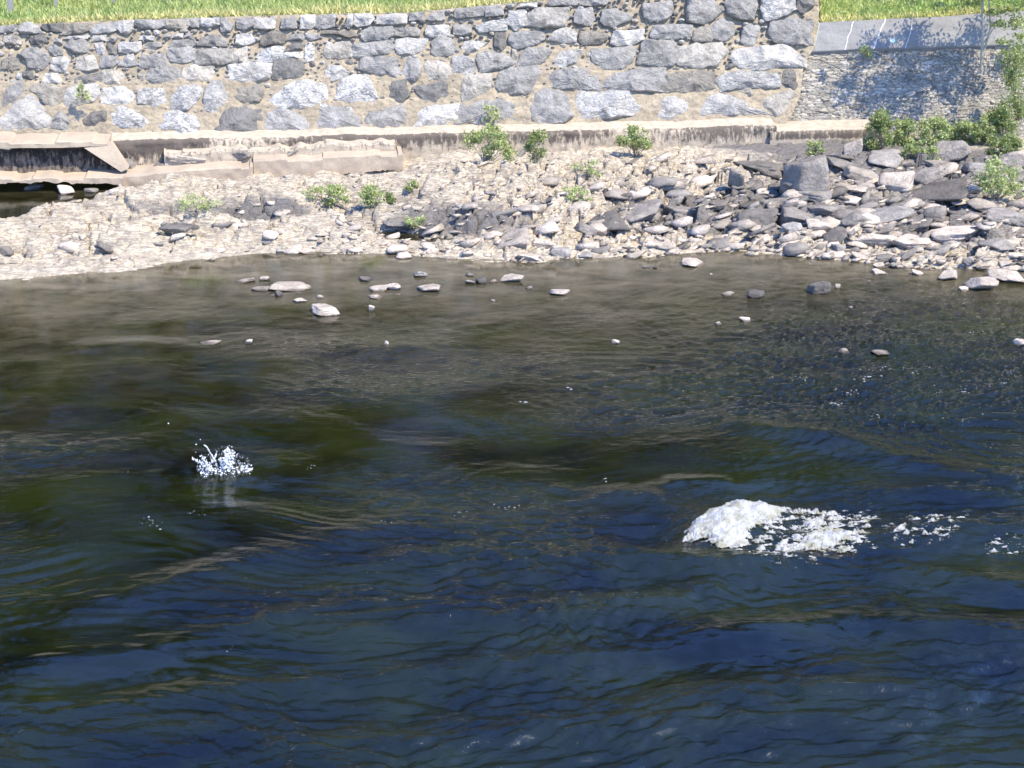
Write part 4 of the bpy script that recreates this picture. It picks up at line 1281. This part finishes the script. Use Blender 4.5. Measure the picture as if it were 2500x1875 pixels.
# blades
GVg = GV.reshape(len(rows), len(colp), 3)
N_T = 52000
r = np.random.default_rng(5)
ci = r.uniform(20, len(colp) - 12, N_T); ri = 41 * r.random(N_T) ** 1.15
ci0 = np.floor(ci).astype(int); ri0 = np.floor(ri).astype(int); fc = (ci - ci0)[:, None]; fr_ = (ri - ri0)[:, None]
base = (GVg[ri0, ci0] * (1 - fc) + GVg[ri0, ci0 + 1] * fc) * (1 - fr_) + (GVg[ri0 + 1, ci0] * (1 - fc) + GVg[ri0 + 1, ci0 + 1] * fc) * fr_
dedge = rows[ri0]
pxs = colp[ci0]
dry = np.clip(1.05 - dedge / np.interp(pxs, [0, 400, 900, 1300, 2000, 2010, 2500], [.55, 1.0, 1.6, 2.2, 2.0, .35, .3]), 0, 1)
dry = np.clip(dry * r.uniform(.5, 1.3, N_T) + .25 * (vn(base[:, 0] * .8, base[:, 1] * .8, 0, 5) > .1), 0, 1)
hgt = r.uniform(.07, .18, N_T) * np.where(r.random(N_T) < .04, 1.8, 1)
wd = r.uniform(.014, .04, N_T); an = r.uniform(0, 3.14, N_T)
dx = np.stack([np.cos(an) * wd, np.sin(an) * wd, 0 * an], 1)
lean = np.stack([r.normal(0, .07, N_T), r.normal(-.03, .06, N_T), hgt], 1)
GB = np.stack([base - dx, base + dx, base + lean], 1).reshape(-1, 3)
GT = np.repeat(np.stack([dry, dry * 0, dry * 0], 1), 3, 0)
o = mesh_obj("grass", GB, np.arange(N_T * 3).reshape(-1, 3), M_GRASS, tint=GT)
tag(o, "bright green grass with a straw-coloured fringe above the walls", "grass", kind="stuff")

def leaf_cloud(centers, radii, n, size, seed, squash=1.0, tlo=0., thi=1., ragged=.75):
    r = np.random.default_rng(seed)
    centers = np.asarray(centers, float); radii = np.asarray(radii, float)
    vol = radii[:, 0] * radii[:, 1] * radii[:, 2]
    k = r.choice(len(centers), n, p=vol / vol.sum())
    d = r.normal(size=(n, 3)); d /= np.linalg.norm(d, axis=1)[:, None]
    rad = r.random(n) ** (1 / 2.2)
    rad = rad * (1 + ragged * fbm(d[:, 0] * 2 + k * 3.1, d[:, 1] * 2, d[:, 2] * 2, seed, 3))
    p = centers[k] + d * rad[:, None] * radii[k]
    nrm = d + r.normal(0, .9, (n, 3)); nrm /= np.linalg.norm(nrm, axis=1)[:, None]
    t1 = np.cross(nrm, r.normal(size=(n, 3))); t1 /= np.linalg.norm(t1, axis=1)[:, None]
    t2 = np.cross(nrm, t1)
    s = (size * r.uniform(.6, 1.4, n))[:, None]
    q = np.stack([p - t1 * s, p + t2 * s * .42, p + t1 * s, p - t2 * s * .42], 1).reshape(-1, 3)
    tint = np.clip(r.uniform(tlo, thi, n), 0, 1)
    return q, np.arange(n * 4).reshape(-1, 4), np.repeat(np.stack([tint, tint * 0, tint * 0], 1), 4, 0)
def tube(mb, a, b, ra, rb, n=6, tint=(1, 0, 0)):
    a, b = np.array(a, float), np.array(b, float); d = b - a; L = np.linalg.norm(d); d /= L
    x = np.cross(d, [0.3, .9, .1]); x /= np.linalg.norm(x); y = np.cross(d, x)
    th = np.linspace(0, 2 * math.pi, n, endpoint=False)
    ring = np.cos(th)[:, None] * x + np.sin(th)[:, None] * y
    V = np.concatenate([a + ring * ra, b + ring * rb])
    F = [(i, (i + 1) % n, n + (i + 1) % n, n + i) for i in range(n)] + [tuple(range(n))[::-1], tuple(range(n, 2 * n))]
    mb.add(V, F, tint)
def shrub(px, py, w, h, label, dens=1.0, size=.035, tlo=.2, thi=1., cat="shrub", name="shrub", seed=None, stalks=0, base=None, group=None, lobes=7, off=None):
    """px,py = foot of the plant in the photo; w,h = its size in photo pixels"""
    seed = seed or int(px + py * 3)
    r = np.random.default_rng(seed)
    p = ground_hit(px, py) if off is None else plane_hit(px, py, off)
    k = mpp(p); W_, H_ = w * k * 1.3, h * k * 1.0
    root = empty(name, p); tag(root, label, cat, group)
    cs, rs = [], []
    for i in range(int(lobes * 1.8)):
        a = r.uniform(0, 6.28); q = r.random() ** .5
        zz = r.uniform(.10, .85)
        cs.append(p + np.array([math.cos(a) * q * W_ * .42 * (1.1 - .6 * zz), math.sin(a) * q * W_ * .25, H_ * zz]))
        s = r.uniform(.35, .9)
        rs.append((W_ * .16 * s + .02, W_ * .15 * s + .02, H_ * .22 * s + .02))
    n = int(np.clip(1500 * dens * (W_ * H_), 260, 4500))
    V, F, T = leaf_cloud(cs, rs, n, size, seed, tlo=tlo, thi=thi)
    keep = V.reshape(-1, 4, 3)[:, :, 2].min(1) > p[2] - .05
    V = V.reshape(-1, 4, 3)[keep].reshape(-1, 3); T = T.reshape(-1, 4, 3)[keep].reshape(-1, 3)
    if len(V): child("foliage", V, np.arange(len(V)).reshape(-1, 4), M_LEAF, root, tint=T)
    mb = MB()
    for c_ in cs:
        tube(mb, p + np.array([r.normal(0, .03), r.normal(0, .03), -.05]), c_, .010, .004, 5)
    for i in range(stalks):
        e = p + np.array([r.normal(0, W_ * .22), r.normal(0, .1), H_ * r.uniform(1.0, 1.9)])
        tube(mb, p, e, .008, .004, 4)
    child("stems", mb.V(), mb.f, M_STEM, root)
    return root
SHRUBS = [
 (1185, 400, 116, 104, "large pale green bush growing against the stained ledge, left of centre", dict(dens=1.5, tlo=.35, thi=1, lobes=12)),
 (1310, 398, 70, 88, "darker green bush against the ledge, right of the dead leaning branch", dict(dens=1.1, tlo=.0, thi=.7)),
 (1552, 385, 84, 92, "leafy two-toned bush in front of the ledge in the middle of the wall", dict(dens=1.5, tlo=.05, thi=1, lobes=9)),
 (652, 382, 54, 44, "small green plant with white tips on the ledge face, left part", dict(dens=1.2)),
 (325, 372, 76, 46, "green plant spilling over the ledge above the concrete wing", dict(dens=1.3)),
 (362, 414, 60, 28, "low green plant on the step below the concrete wing", dict(dens=1.2)),
 (485, 520, 112, 50, "feathery pale green plant on the left bank beside the pool", dict(dens=.9, size=.026, tlo=.6, thi=1, lobes=9)),
 (790, 502, 108, 54, "bushy pale green plant, left of the two on the middle bank", dict(dens=1.3, tlo=.5, thi=1, lobes=9)),
 (903, 508, 84, 58, "bright green plant with tall thin stalks on the middle bank", dict(dens=1.6, tlo=.5, thi=1, stalks=5)),
 (1010, 464, 40, 26, "small green tuft at the foot of the pale footing", dict(dens=1.)),
 (950, 498, 30, 30, "small dark tuft right of the plant with tall stalks", dict(dens=1., tlo=0, thi=.4)),
 (1432, 430, 84, 44, "sparse yellowish plant at the foot of the ledge, right of the dark bush", dict(dens=.5, tlo=.5)),
 (1400, 495, 80, 36, "low bright green plant beside the weathered log", dict(dens=1.2, tlo=.5)),
 (2145, 368, 90, 100, "dense dark green round shrub at the left end of the hedge", dict(dens=2.4, tlo=0, thi=.7, lobes=16)),
 (1990, 378, 44, 40, "small green plant growing beside the largest boulder", dict(dens=1.3)),
 (2275, 405, 36, 50, "narrow green plant between the grey slabs", dict(dens=1.3)),
 (2110, 145, 40, 38, "small tuft growing out of the rubble wall under the slate band", dict(dens=.8, off=.62)),
 (2432, 486, 110, 110, "light green bush with white flowers near the right edge of the bank", dict(dens=1.2, tlo=.35, lobes=11)),
 (2340, 485, 30, 26, "little green plant left of the white-flowered bush", dict(dens=1.)),
 (2485, 290, 120, 190, "tall loose bush in front of the rubble wall at the right edge", dict(dens=1.0, tlo=.05, thi=.9, lobes=16, off=-.5)),
 (205, 245, 34, 46, "little green plant rooted between pale boulders on the left of the wall", dict(dens=.8, off=.45, tlo=.6)),
 (1195, 300, 70, 48, "thin green plant on the boulders above the large pale bush", dict(dens=.45, off=.45, tlo=.5)),
 (1010, 562, 60, 36, "thin yellow-green weed on the middle bank below the tall-stalked plant", dict(dens=.5, tlo=.7)),
]
for x, y, w, h, lab, kw in SHRUBS: shrub(x, y, w, h, lab, **kw)
# hedge of shrubs right
for i, (x, y, w, h, t) in enumerate([(2215, 352, 90, 66, .4), (2275, 355, 96, 70, .5), (2340, 352, 96, 66, .5), (2400, 350, 90, 72, .3), (2455, 352, 110, 100, .1), (2230, 385, 70, 40, .3), (2440, 385, 110, 60, .1)]):
    lab = ["bright green shrub of the hedge next to the dark round shrub", "second bright green shrub of the hedge from the dark round shrub", "mid-hedge shrub above the large flat grey slab",
           "hedge shrub left of the tall loose bush", "dark green shrub at the right end of the hedge", "low shrub in front of the hedge above the blue-grey slab", "low dark shrub in front of the hedge's right end"][i]
    shrub(x, y, w, h, lab, dens=2.0, tlo=t - .1, thi=t + .5, lobes=11, group="hedge shrubs below the rubble wall", seed=700 + i)
# leaning dead branch and log
def stick(pts, r0, r1, name, label, cat, mat):
    P = [plane_hit(x, y, o_) if o_ is not None else ground_hit(x, y) + np.array([0, 0, .04]) for x, y, o_ in pts]
    mb = MB()
    for i in range(len(P) - 1):
        t0, t1 = i / (len(P) - 1), (i + 1) / (len(P) - 1)
        tube(mb, P[i], P[i + 1], r0 + (r1 - r0) * t0, r0 + (r1 - r0) * t1, 9)
    V = mb.V(); V += (fbm(V[:, 0] * 9, V[:, 1] * 9, V[:, 2] * 9, 3, 2) * .012)[:, None]
    o = mesh_obj(name, V, mb.f, mat, loc=V.mean(0)); tag(o, label, cat); return o
stick([(1205, 430, -.9), (1240, 408, -.7), (1262, 388, -.5), (1285, 360, -.3), (1296, 345, -.15)], .10, .035, "dead_branch", "thick grey dead branch leaning up against the ledge between two bushes", "branch", M_DARKWOOD)
stick([(1200, 530, None), (1260, 518, None), (1330, 498, None), (1385, 480, None)], .05, .07, "weathered_log", "dark weathered log lying slantwise on the bank", "log", M_DARKWOOD)
stick([(1372, 486, -2.2), (1390, 460, -2.1), (1403, 435, -2.1), (1418, 405, -2.0)], .018, .008, "thin_branch", "thin bare branch sticking up from the end of the log", "branch", M_STEM)

# small tree at the right
def tree_right():
    foot = plane_hit(2398, 150, .35); root = empty("slender_tree", foot)
    tag(root, "slender pale-barked tree rising in front of the rubble wall at the top right", "tree")
    mb = MB(); k = mpp(foot)
    def up(px, py, o_): return plane_hit(px, py, o_)
    tube(mb, foot - np.array([0, 0, .3]), up(2400, 60, .1), .045, .035, 8); tube(mb, up(2400, 60, .1), up(2396, -80, -.1), .035, .03, 8)
    tube(mb, up(2398, 140, .3), up(2418, 70, .2), .03, .022, 7); tube(mb, up(2418, 70, .2), up(2412, -60, 0), .022, .018, 7)
    tube(mb, up(2405, 100, .3), up(2432, 60, .2), .02, .012, 6)
    child("trunk", mb.V(), mb.f, M_PALE_BARK, root)
    cs, rs = [], []
    r = np.random.default_rng(4)
    for i in range(22):
        cs.append(up(2430 + r.normal(0, 70), r.uniform(-170, -18), r.uniform(-1.4, .2))); rs.append((r.uniform(.3, .6), .45, r.uniform(.14, .32)))
    for x, y in ((2440, 60), (2425, 30), (2470, 25), (2360, 8), (2290, 12), (2220, 4), (2150, -4), (2450, 100)):
        cs.append(up(x, y, .0)); rs.append((.28, .25, .14))
    for i in range(16):
        cs.append(up(r.uniform(2250, 2520), r.uniform(-60, 30), r.uniform(-.3, .5))); rs.append((r.uniform(.15, .35), .25, r.uniform(.08, .16)))
    for i in range(9):
        cs.append(up(r.uniform(2425, 2500), r.uniform(20, 150), r.uniform(-.2, .3))); rs.append((r.uniform(.12, .25), .2, r.uniform(.1, .18)))
    V, F, T = leaf_cloud(cs, rs, 10500, .050, 12, tlo=.1, thi=.9)
    child("crown", V, F, M_LEAF, root, tint=T)
tree_right()

# fence posts at the back of the grass, upper left
for i, (x, y, w) in enumerate([(26, 22, 12), (137, 13, 8), (278, 9, 6), (410, 11, 6), (451, 12, 5)]):
    # foot on the field
    d = ray(x, y); t = (3.72 - CAM_H) / d[2]; p = ORG + d * t; k = mpp(p)
    mb = MB(); hw = w * k / 2
    V = [(p[0] + sx * hw * s, p[1] + sy_ * hw * s, p[2] + z) for z, s in ((-.2, 1.05), (.6, 1), (1.25, .95), (1.32, .7)) for sx, sy_ in ((-1, -1), (1, -1), (1, 1), (-1, 1))]
    F = [(a * 4 + b, a * 4 + (b + 1) % 4, (a + 1) * 4 + (b + 1) % 4, (a + 1) * 4 + b) for a in range(3) for b in range(4)] + [(12, 13, 14, 15)]
    o = mesh_obj("fence_post", V, F, M_POST, loc=p)
    tag(o, ["thick pale post at the top left corner", "pale post, second from the top left corner", "thin grey post in the middle of the row at the top left",
            "thin pale post, left of the closest pair at the top", "thin bluish post, right of the closest pair at the top"][i], "fence post", "posts along the back of the grass")

# woodland behind: one mass, it shows as the dark green in the river's reflections
cs, rs = [], []
r = np.random.default_rng(21)
mbt = MB()
treesx = np.arange(-34, 36, 2.7)
for i, tx_ in enumerate(treesx):
    x = tx_ + r.uniform(-1, 1); y = 52 + r.uniform(0, 5) + x * (WU[1] / WU[0]); H_ = r.uniform(17, 20.5) + (1.6 if x < -1 else 0)
    tube(mbt, (x, y, 3.5), (x + r.normal(0, .4), y, 3.7 + H_ * .75), .24, .08, 7)
    for j in range(44):
        t = r.random(); rad = 3.3 * (1 - .45 * t) * r.uniform(.55, 1)
        a = r.uniform(0, 6.28)
        cs.append((x + math.cos(a) * rad * .7, y + math.sin(a) * rad * .5, 4.4 + H_ * (.02 + .95 * t))); rs.append((rad * .55, rad * .5, rad * .42))
for x in np.arange(-22, -5.2, .8):
    b_ = LP0 + WU * ((x - LP0[0]) / WU[0]) + WB * 8.2
    for z in (4.1, 4.9, 5.6):
        cs.append((b_[0] + r.normal(0, .3), b_[1] + r.normal(0, .3), z)); rs.append((.9, .7, .75))
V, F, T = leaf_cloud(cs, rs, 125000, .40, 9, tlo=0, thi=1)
Vh, Fh, Th = leaf_cloud(cs[-63:], rs[-63:], 9000, .09, 19, tlo=0, thi=1)
F = np.concatenate([F, Fh + len(V)]); V = np.concatenate([V, Vh]); T = np.concatenate([T, Th])
Vt = mbt.V(); nT = len(Vt)
Fq = F.tolist()
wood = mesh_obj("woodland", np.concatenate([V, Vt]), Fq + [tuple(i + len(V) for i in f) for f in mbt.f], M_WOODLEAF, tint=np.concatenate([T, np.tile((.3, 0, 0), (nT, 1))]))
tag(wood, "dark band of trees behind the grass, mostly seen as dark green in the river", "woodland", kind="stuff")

# ------------------------------------------------------------------ foam, flecks and the splash
def mat_foam():
    m, N, L, B = new_mat("foam")
    P = nmap(N, L, kind='Position')
    L.new(nmix(N, L, nramp(N, L, nnoise(N, L, P, 7, 5, .6), .4, .62), (.36, .365, .37), (.24, .23, .17)), B.inputs['Base Color'])
    B.inputs['Roughness'].default_value = .45
    B.inputs['Subsurface Weight'].default_value = .0
    L.new(nbump(N, L, nnoise(N, L, P, 38, 5, .7), .8, .02), B.inputs['Normal'])
    at = N.new("ShaderNodeAttribute"); at.attribute_name = "dens"
    al = nmath(N, L, 'ADD', nmath(N, L, 'SUBTRACT', nmath(N, L, 'MULTIPLY', at.outputs['Fac'], 2.6), .12), nmath(N, L, 'MULTIPLY', nmath(N, L, 'SUBTRACT', nnoise(N, L, nmap(N, L, (9, 26, 26), kind='Position'), 1.0, 6, .75), .5), 3.6))
    cl = N.new("ShaderNodeClamp"); L.new(al, cl.inputs[0]); L.new(cl.outputs[0], B.inputs['Alpha'])
    return m
M_FOAM = mat_foam()
def mat_spray():
    m, N, L, B = new_mat("spray")
    B.inputs['Base Color'].default_value = (.78, .79, .80, 1); B.inputs['Roughness'].default_value = .35
    B.inputs['Transmission Weight'].default_value = .0; B.inputs['IOR'].default_value = 1.33
    return m
M_SPRAY = mat_spray()
def blobs(pts, sizes, flat, seed, jitter=.25):
    r = np.random.default_rng(seed)
    V, F = [], []
    for i, (p, s) in enumerate(zip(pts, sizes)):
        q = ICO0 * (1 + jitter * r.normal(size=(len(ICO0), 1)).clip(-1.5, 1.5)) * np.array([s, s * r.uniform(.5, 1), s * flat])
        V.append(q + np.array(p)); F.append(ICF0 + i * len(ICO0))
    return np.concatenate(V), np.concatenate(F)
# heap of white water: dense lumps following the traced outline, thinning into the trail
def inpoly(x, y, P):
    c = np.zeros(x.shape, bool); n = len(P)
    for i in range(n):
        x0, y0 = P[i]; x1, y1 = P[(i + 1) % n]
        m = ((y0 > y) != (y1 > y)) & (x < (x1 - x0) * (y - y0) / (y1 - y0 + 1e-9) + x0)
        c ^= m
    return c
r = np.random.default_rng(33)
FP1 = [(1672, 1322), (1690, 1300), (1725, 1275), (1770, 1255), (1830, 1238), (1880, 1232), (1922, 1238), (1915, 1262), (1870, 1280), (1835, 1305), (1820, 1335), (1800, 1350), (1755, 1342), (1715, 1325)]
FP2 = [(1950, 1328), (1985, 1302), (2030, 1300), (2070, 1305), (2120, 1315), (2085, 1322), (2030, 1335), (1990, 1350), (1930, 1354), (1880, 1358), (1850, 1350), (1900, 1348)]
FP3 = [(1820, 1340), (1900, 1240), (2000, 1238), (2110, 1250), (2150, 1268), (2100, 1300), (2130, 1330), (2060, 1350), (2000, 1360), (1930, 1372), (1850, 1362)]
FP4 = [(2150, 1280), (2250, 1255), (2360, 1262), (2340, 1300), (2300, 1330), (2220, 1335), (2160, 1325)]
FP5 = [(2380, 1320), (2440, 1302), (2500, 1300), (2510, 1345), (2420, 1345)]
def fill(P, n, thr, smin, smax, seed, nscale=.035):
    P = np.array(P, float); lo, hi = P.min(0), P.max(0)
    r = np.random.default_rng(seed); X = r.uniform(lo[0], hi[0], n); Y = r.uniform(lo[1], hi[1], n)
    k = inpoly(X, Y, P) & (fbm(X * nscale, Y * nscale * 3, 0, seed, 4) > thr)
    X, Y = X[k], Y[k]
    out, sz = [], []
    for x, y in zip(X, Y):
        p = at_z(x, y, .02); z = waterz(p[0], p[1]); out.append((p[0], p[1], z)); sz.append(r.uniform(smin, smax))
    return out, sz
def polyd(x, y, P):
    d = np.full(x.shape, 1e9); n = len(P)
    for i in range(n):
        a, b = np.array(P[i], float), np.array(P[(i + 1) % n], float); ab = b - a
        t = np.clip(((x - a[0]) * ab[0] + (y - a[1]) * ab[1]) / (ab @ ab), 0, 1)
        d = np.minimum(d, np.hypot(x - a[0] - t * ab[0], (y - a[1] - t * ab[1]) * 1.6))
    return np.where(inpoly(x, y, P), d, -d)
nx, ny = 620, 330
gx, gy = np.meshgrid(np.linspace(1640, 2520, nx), np.linspace(1215, 1400, ny))
den = np.full(gx.shape, -9.0)
for P_, gain, bias, cap_ in ((FP1, .055, .12, 1.5), (FP2, .05, -.10, .8), (FP3, .02, -.42, -.08), (FP4, .02, -.62, -.3), (FP5, .02, -.66, -.3)):
    den = np.maximum(den, np.minimum(polyd(gx, gy, P_) * gain + bias, cap_))
nzz = fbm(gx * .045 + gy * .03, gy * .22, 0, 301, 6, .66)
den2 = den + .16 + nzz * .62
dr_ = (H0 / 2 - gy) / FPX
# photo spots laid onto the water plane
ddx = (gx - W0 / 2) / FPX; ddy = CP + dr_ * SP; ddz = -SP + dr_ * CP
tt_ = (0.03 - CAM_H) / ddz
FX, FY = ddx * tt_, ddy * tt_
jj = np.clip(np.searchsorted(WYr, FY), 1, NR - 1); ii = np.clip(np.round((FX / (WYr[jj] * .37 + 1.2) + 1) / 2 * (NC - 1)).astype(int), 0, NC - 1)
FZ = Z[jj, ii]
lump = .5 + .5 * fbm(FX * 4.0, FY * 4.0, 0, 302, 4, .5); fine = fbm(FX * 22, FY * 22, 0, 303, 3, .6)
FZ = FZ + .006 + np.clip(den2, 0, .9) ** 1.7 * (.015 + .085 * lump) + np.clip(den2, 0, .5) ** 2 * .03 * fine
ff = grid_faces(ny, nx)
keepf = den2.ravel()[ff].min(1) > 0
ff = ff[keepf]
usedv = np.unique(ff); remap = -np.ones(gx.size, int); remap[usedv] = np.arange(len(usedv))
o = mesh_obj("white_water", np.stack([FX, FY, FZ], -1).reshape(-1, 3)[usedv], remap[ff], M_FOAM, smooth=True, attrs={'dens': np.clip(den2.ravel()[usedv], 0, 1)})
tag(o, "heap of bright white foam and its lacy trail where the river breaks over a hidden rock", "foam", kind="stuff")
C1, s1 = fill(FP3, 500, .22, .004, .012, 4); C2, s2 = fill(FP4, 300, .30, .004, .010, 5); C3, s3 = fill(FP5, 100, .3, .004, .010, 6)
C4, s4 = fill([(1600, 1262), (1680, 1335), (1740, 1350), (1840, 1400), (1700, 1352), (1560, 1330)], 100, .5, .004, .008, 7)
FL = []  # foam specks, plus sun glints on the water modelled as white blobs
for cx_, cy_, sx_, sy_, n, s in [(2110, 925, 40, 8, 16, .020), (2070, 955, 45, 10, 22, .014), (2160, 900, 60, 6, 26, .011), (2030, 985, 16, 4, 10, .022), (2230, 908, 14, 5, 8, .016),
                         (2390, 810, 40, 8, 14, .014), (2320, 950, 70, 10, 26, .011), (2420, 940, 60, 10, 22, .011), (2140, 1010, 30, 8, 10, .014), (2460, 920, 40, 20, 16, .010),
                         (1960, 925, 40, 6, 12, .010), (2380, 1030, 60, 10, 14, .010), (2200, 1030, 60, 14, 14, .008), (1860, 930, 40, 8, 6, .009), (1680, 955, 60, 12, 6, .009),
                         (370, 1276, 28, 10, 14, .013), (475, 1255, 24, 5, 8, .012), (1240, 1228, 40, 10, 14, .011), (1480, 1168, 14, 4, 5, .013), (1120, 1250, 40, 10, 8, .008),
                         (760, 1145, 12, 5, 6, .012), (930, 1280, 30, 6, 5, .009), (560, 1580, 8, 12, 3, .009), (820, 1618, 10, 3, 3, .009), (1388, 950, 8, 8, 5, .016), (1285, 985, 12, 3, 5, .02),
                         (300, 1150, 30, 3, 4, .01), (2450, 1080, 40, 12, 8, .008), (2290, 800, 60, 20, 10, .008)]:
    for i in range(n):
        p = at_z(cx_ + r.normal(0, sx_ * .6), cy_ + r.normal(0, sy_ * .6))
        FL.append(((p[0], p[1], waterz(p[0], p[1])), s * r.uniform(.4, 1.5)))
V, F = blobs(C1 + C2 + C3 + C4 + [f[0] for f in FL], s1 + s2 + s3 + s4 + [f[1] for f in FL], .35, 8)
o = mesh_obj("foam_glint_flecks", V, F, M_FOAM, smooth=True, attrs={'dens': np.ones(len(V))})
tag(o, "scattered white foam flecks, bubbles and sun glints shaped as flecks on the dark river", "foam", kind="stuff")

# splash
sp = at_z(540, 1152); k = mpp(sp)
SPLAB = ( "crown-shaped white splash leaping from the dark water on the left", "splash")
def SPT(px, py, dy=0.0):                    # point in the upright plane through the splash
    d = ray(px, py); t = (sp[1] + dy) / d[1]; return ORG + d * t
jets = [([(500, 1140), (490, 1128), (478, 1124), (470, 1118)], 5), ([(505, 1132), (497, 1118), (492, 1112)], 5), ([(525, 1125), (515, 1108), (506, 1092), (500, 1088)], 3.2),
        ([(530, 1140), (522, 1120), (528, 1108)], 4), ([(550, 1145), (552, 1120), (552, 1104), (550, 1098)], 8), ([(562, 1145), (566, 1118), (570, 1105)], 7), ([(560, 1140), (557, 1110), (563, 1098)], 5),
        ([(580, 1150), (595, 1142), (606, 1138)], 4), ([(545, 1148), (540, 1128), (537, 1118)], 5), ([(505, 1146), (515, 1132), (520, 1124)], 5), ([(575, 1150), (590, 1148), (602, 1150)], 5), ([(520, 1150), (512, 1138), (495, 1130)], 5)]
mb = MB(); r = np.random.default_rng(6)
VJ, FJ, nJ = [], [], 0
pts, szs = [], []
for J, w in jets:
    P = np.array(J, float); dy = r.uniform(-.12, .12)
    for a, b in zip(P[:-1], P[1:]):
        L = np.hypot(*(b - a)); n = max(5, int(L / .6))
        for i in range(n):
            t = i / n; q = a + (b - a) * t + r.normal(0, w * .38, 2)
            pts.append(SPT(q[0], q[1], dy + r.normal(0, .02))); szs.append(k * w * r.uniform(.10, .36))
V, F = blobs(pts, szs, 1.1, 11, .35)
V1, F1 = V, F
pts, szs = [], []
for i in range(420):
    a = r.uniform(0, 1); px = 480 + 130 * a; py = 1150 - 62 * r.random() ** 1.6 * (1 - abs(a - .5))
    pts.append(SPT(px, py, r.normal(0, .12))); szs.append(k * r.uniform(.3, 1.0))
for x, y in [(479, 1085), (489, 1073), (499, 1087), (504, 1090), (478, 1104), (560, 1088), (566, 1091), (556, 1092), (509, 1110), (592, 1137), (608, 1143), (623, 1154), (612, 1155), (598, 1158), (439, 1162), (411, 1034), (553, 1160), (577, 1157)]:
    pts.append(SPT(x, y, 0)); szs.append(k * r.uniform(.8, 1.8))
for i in range(240):
    px = r.uniform(486, 618); p = at_z(px, 1152 + r.normal(0, 5)); pts.append((p[0], p[1], waterz(p[0], p[1]) + .01)); szs.append(k * r.uniform(.5, 2.2))
V, F = blobs(pts, szs, .9, 12, .2)
o = mesh_obj("splash", np.concatenate([V1, V]), np.concatenate([F1, F + len(V1)]), M_SPRAY, smooth=True, loc=sp); tag(o, *SPLAB)
print("objects", len(SC.objects), "STONES", len(STONES))
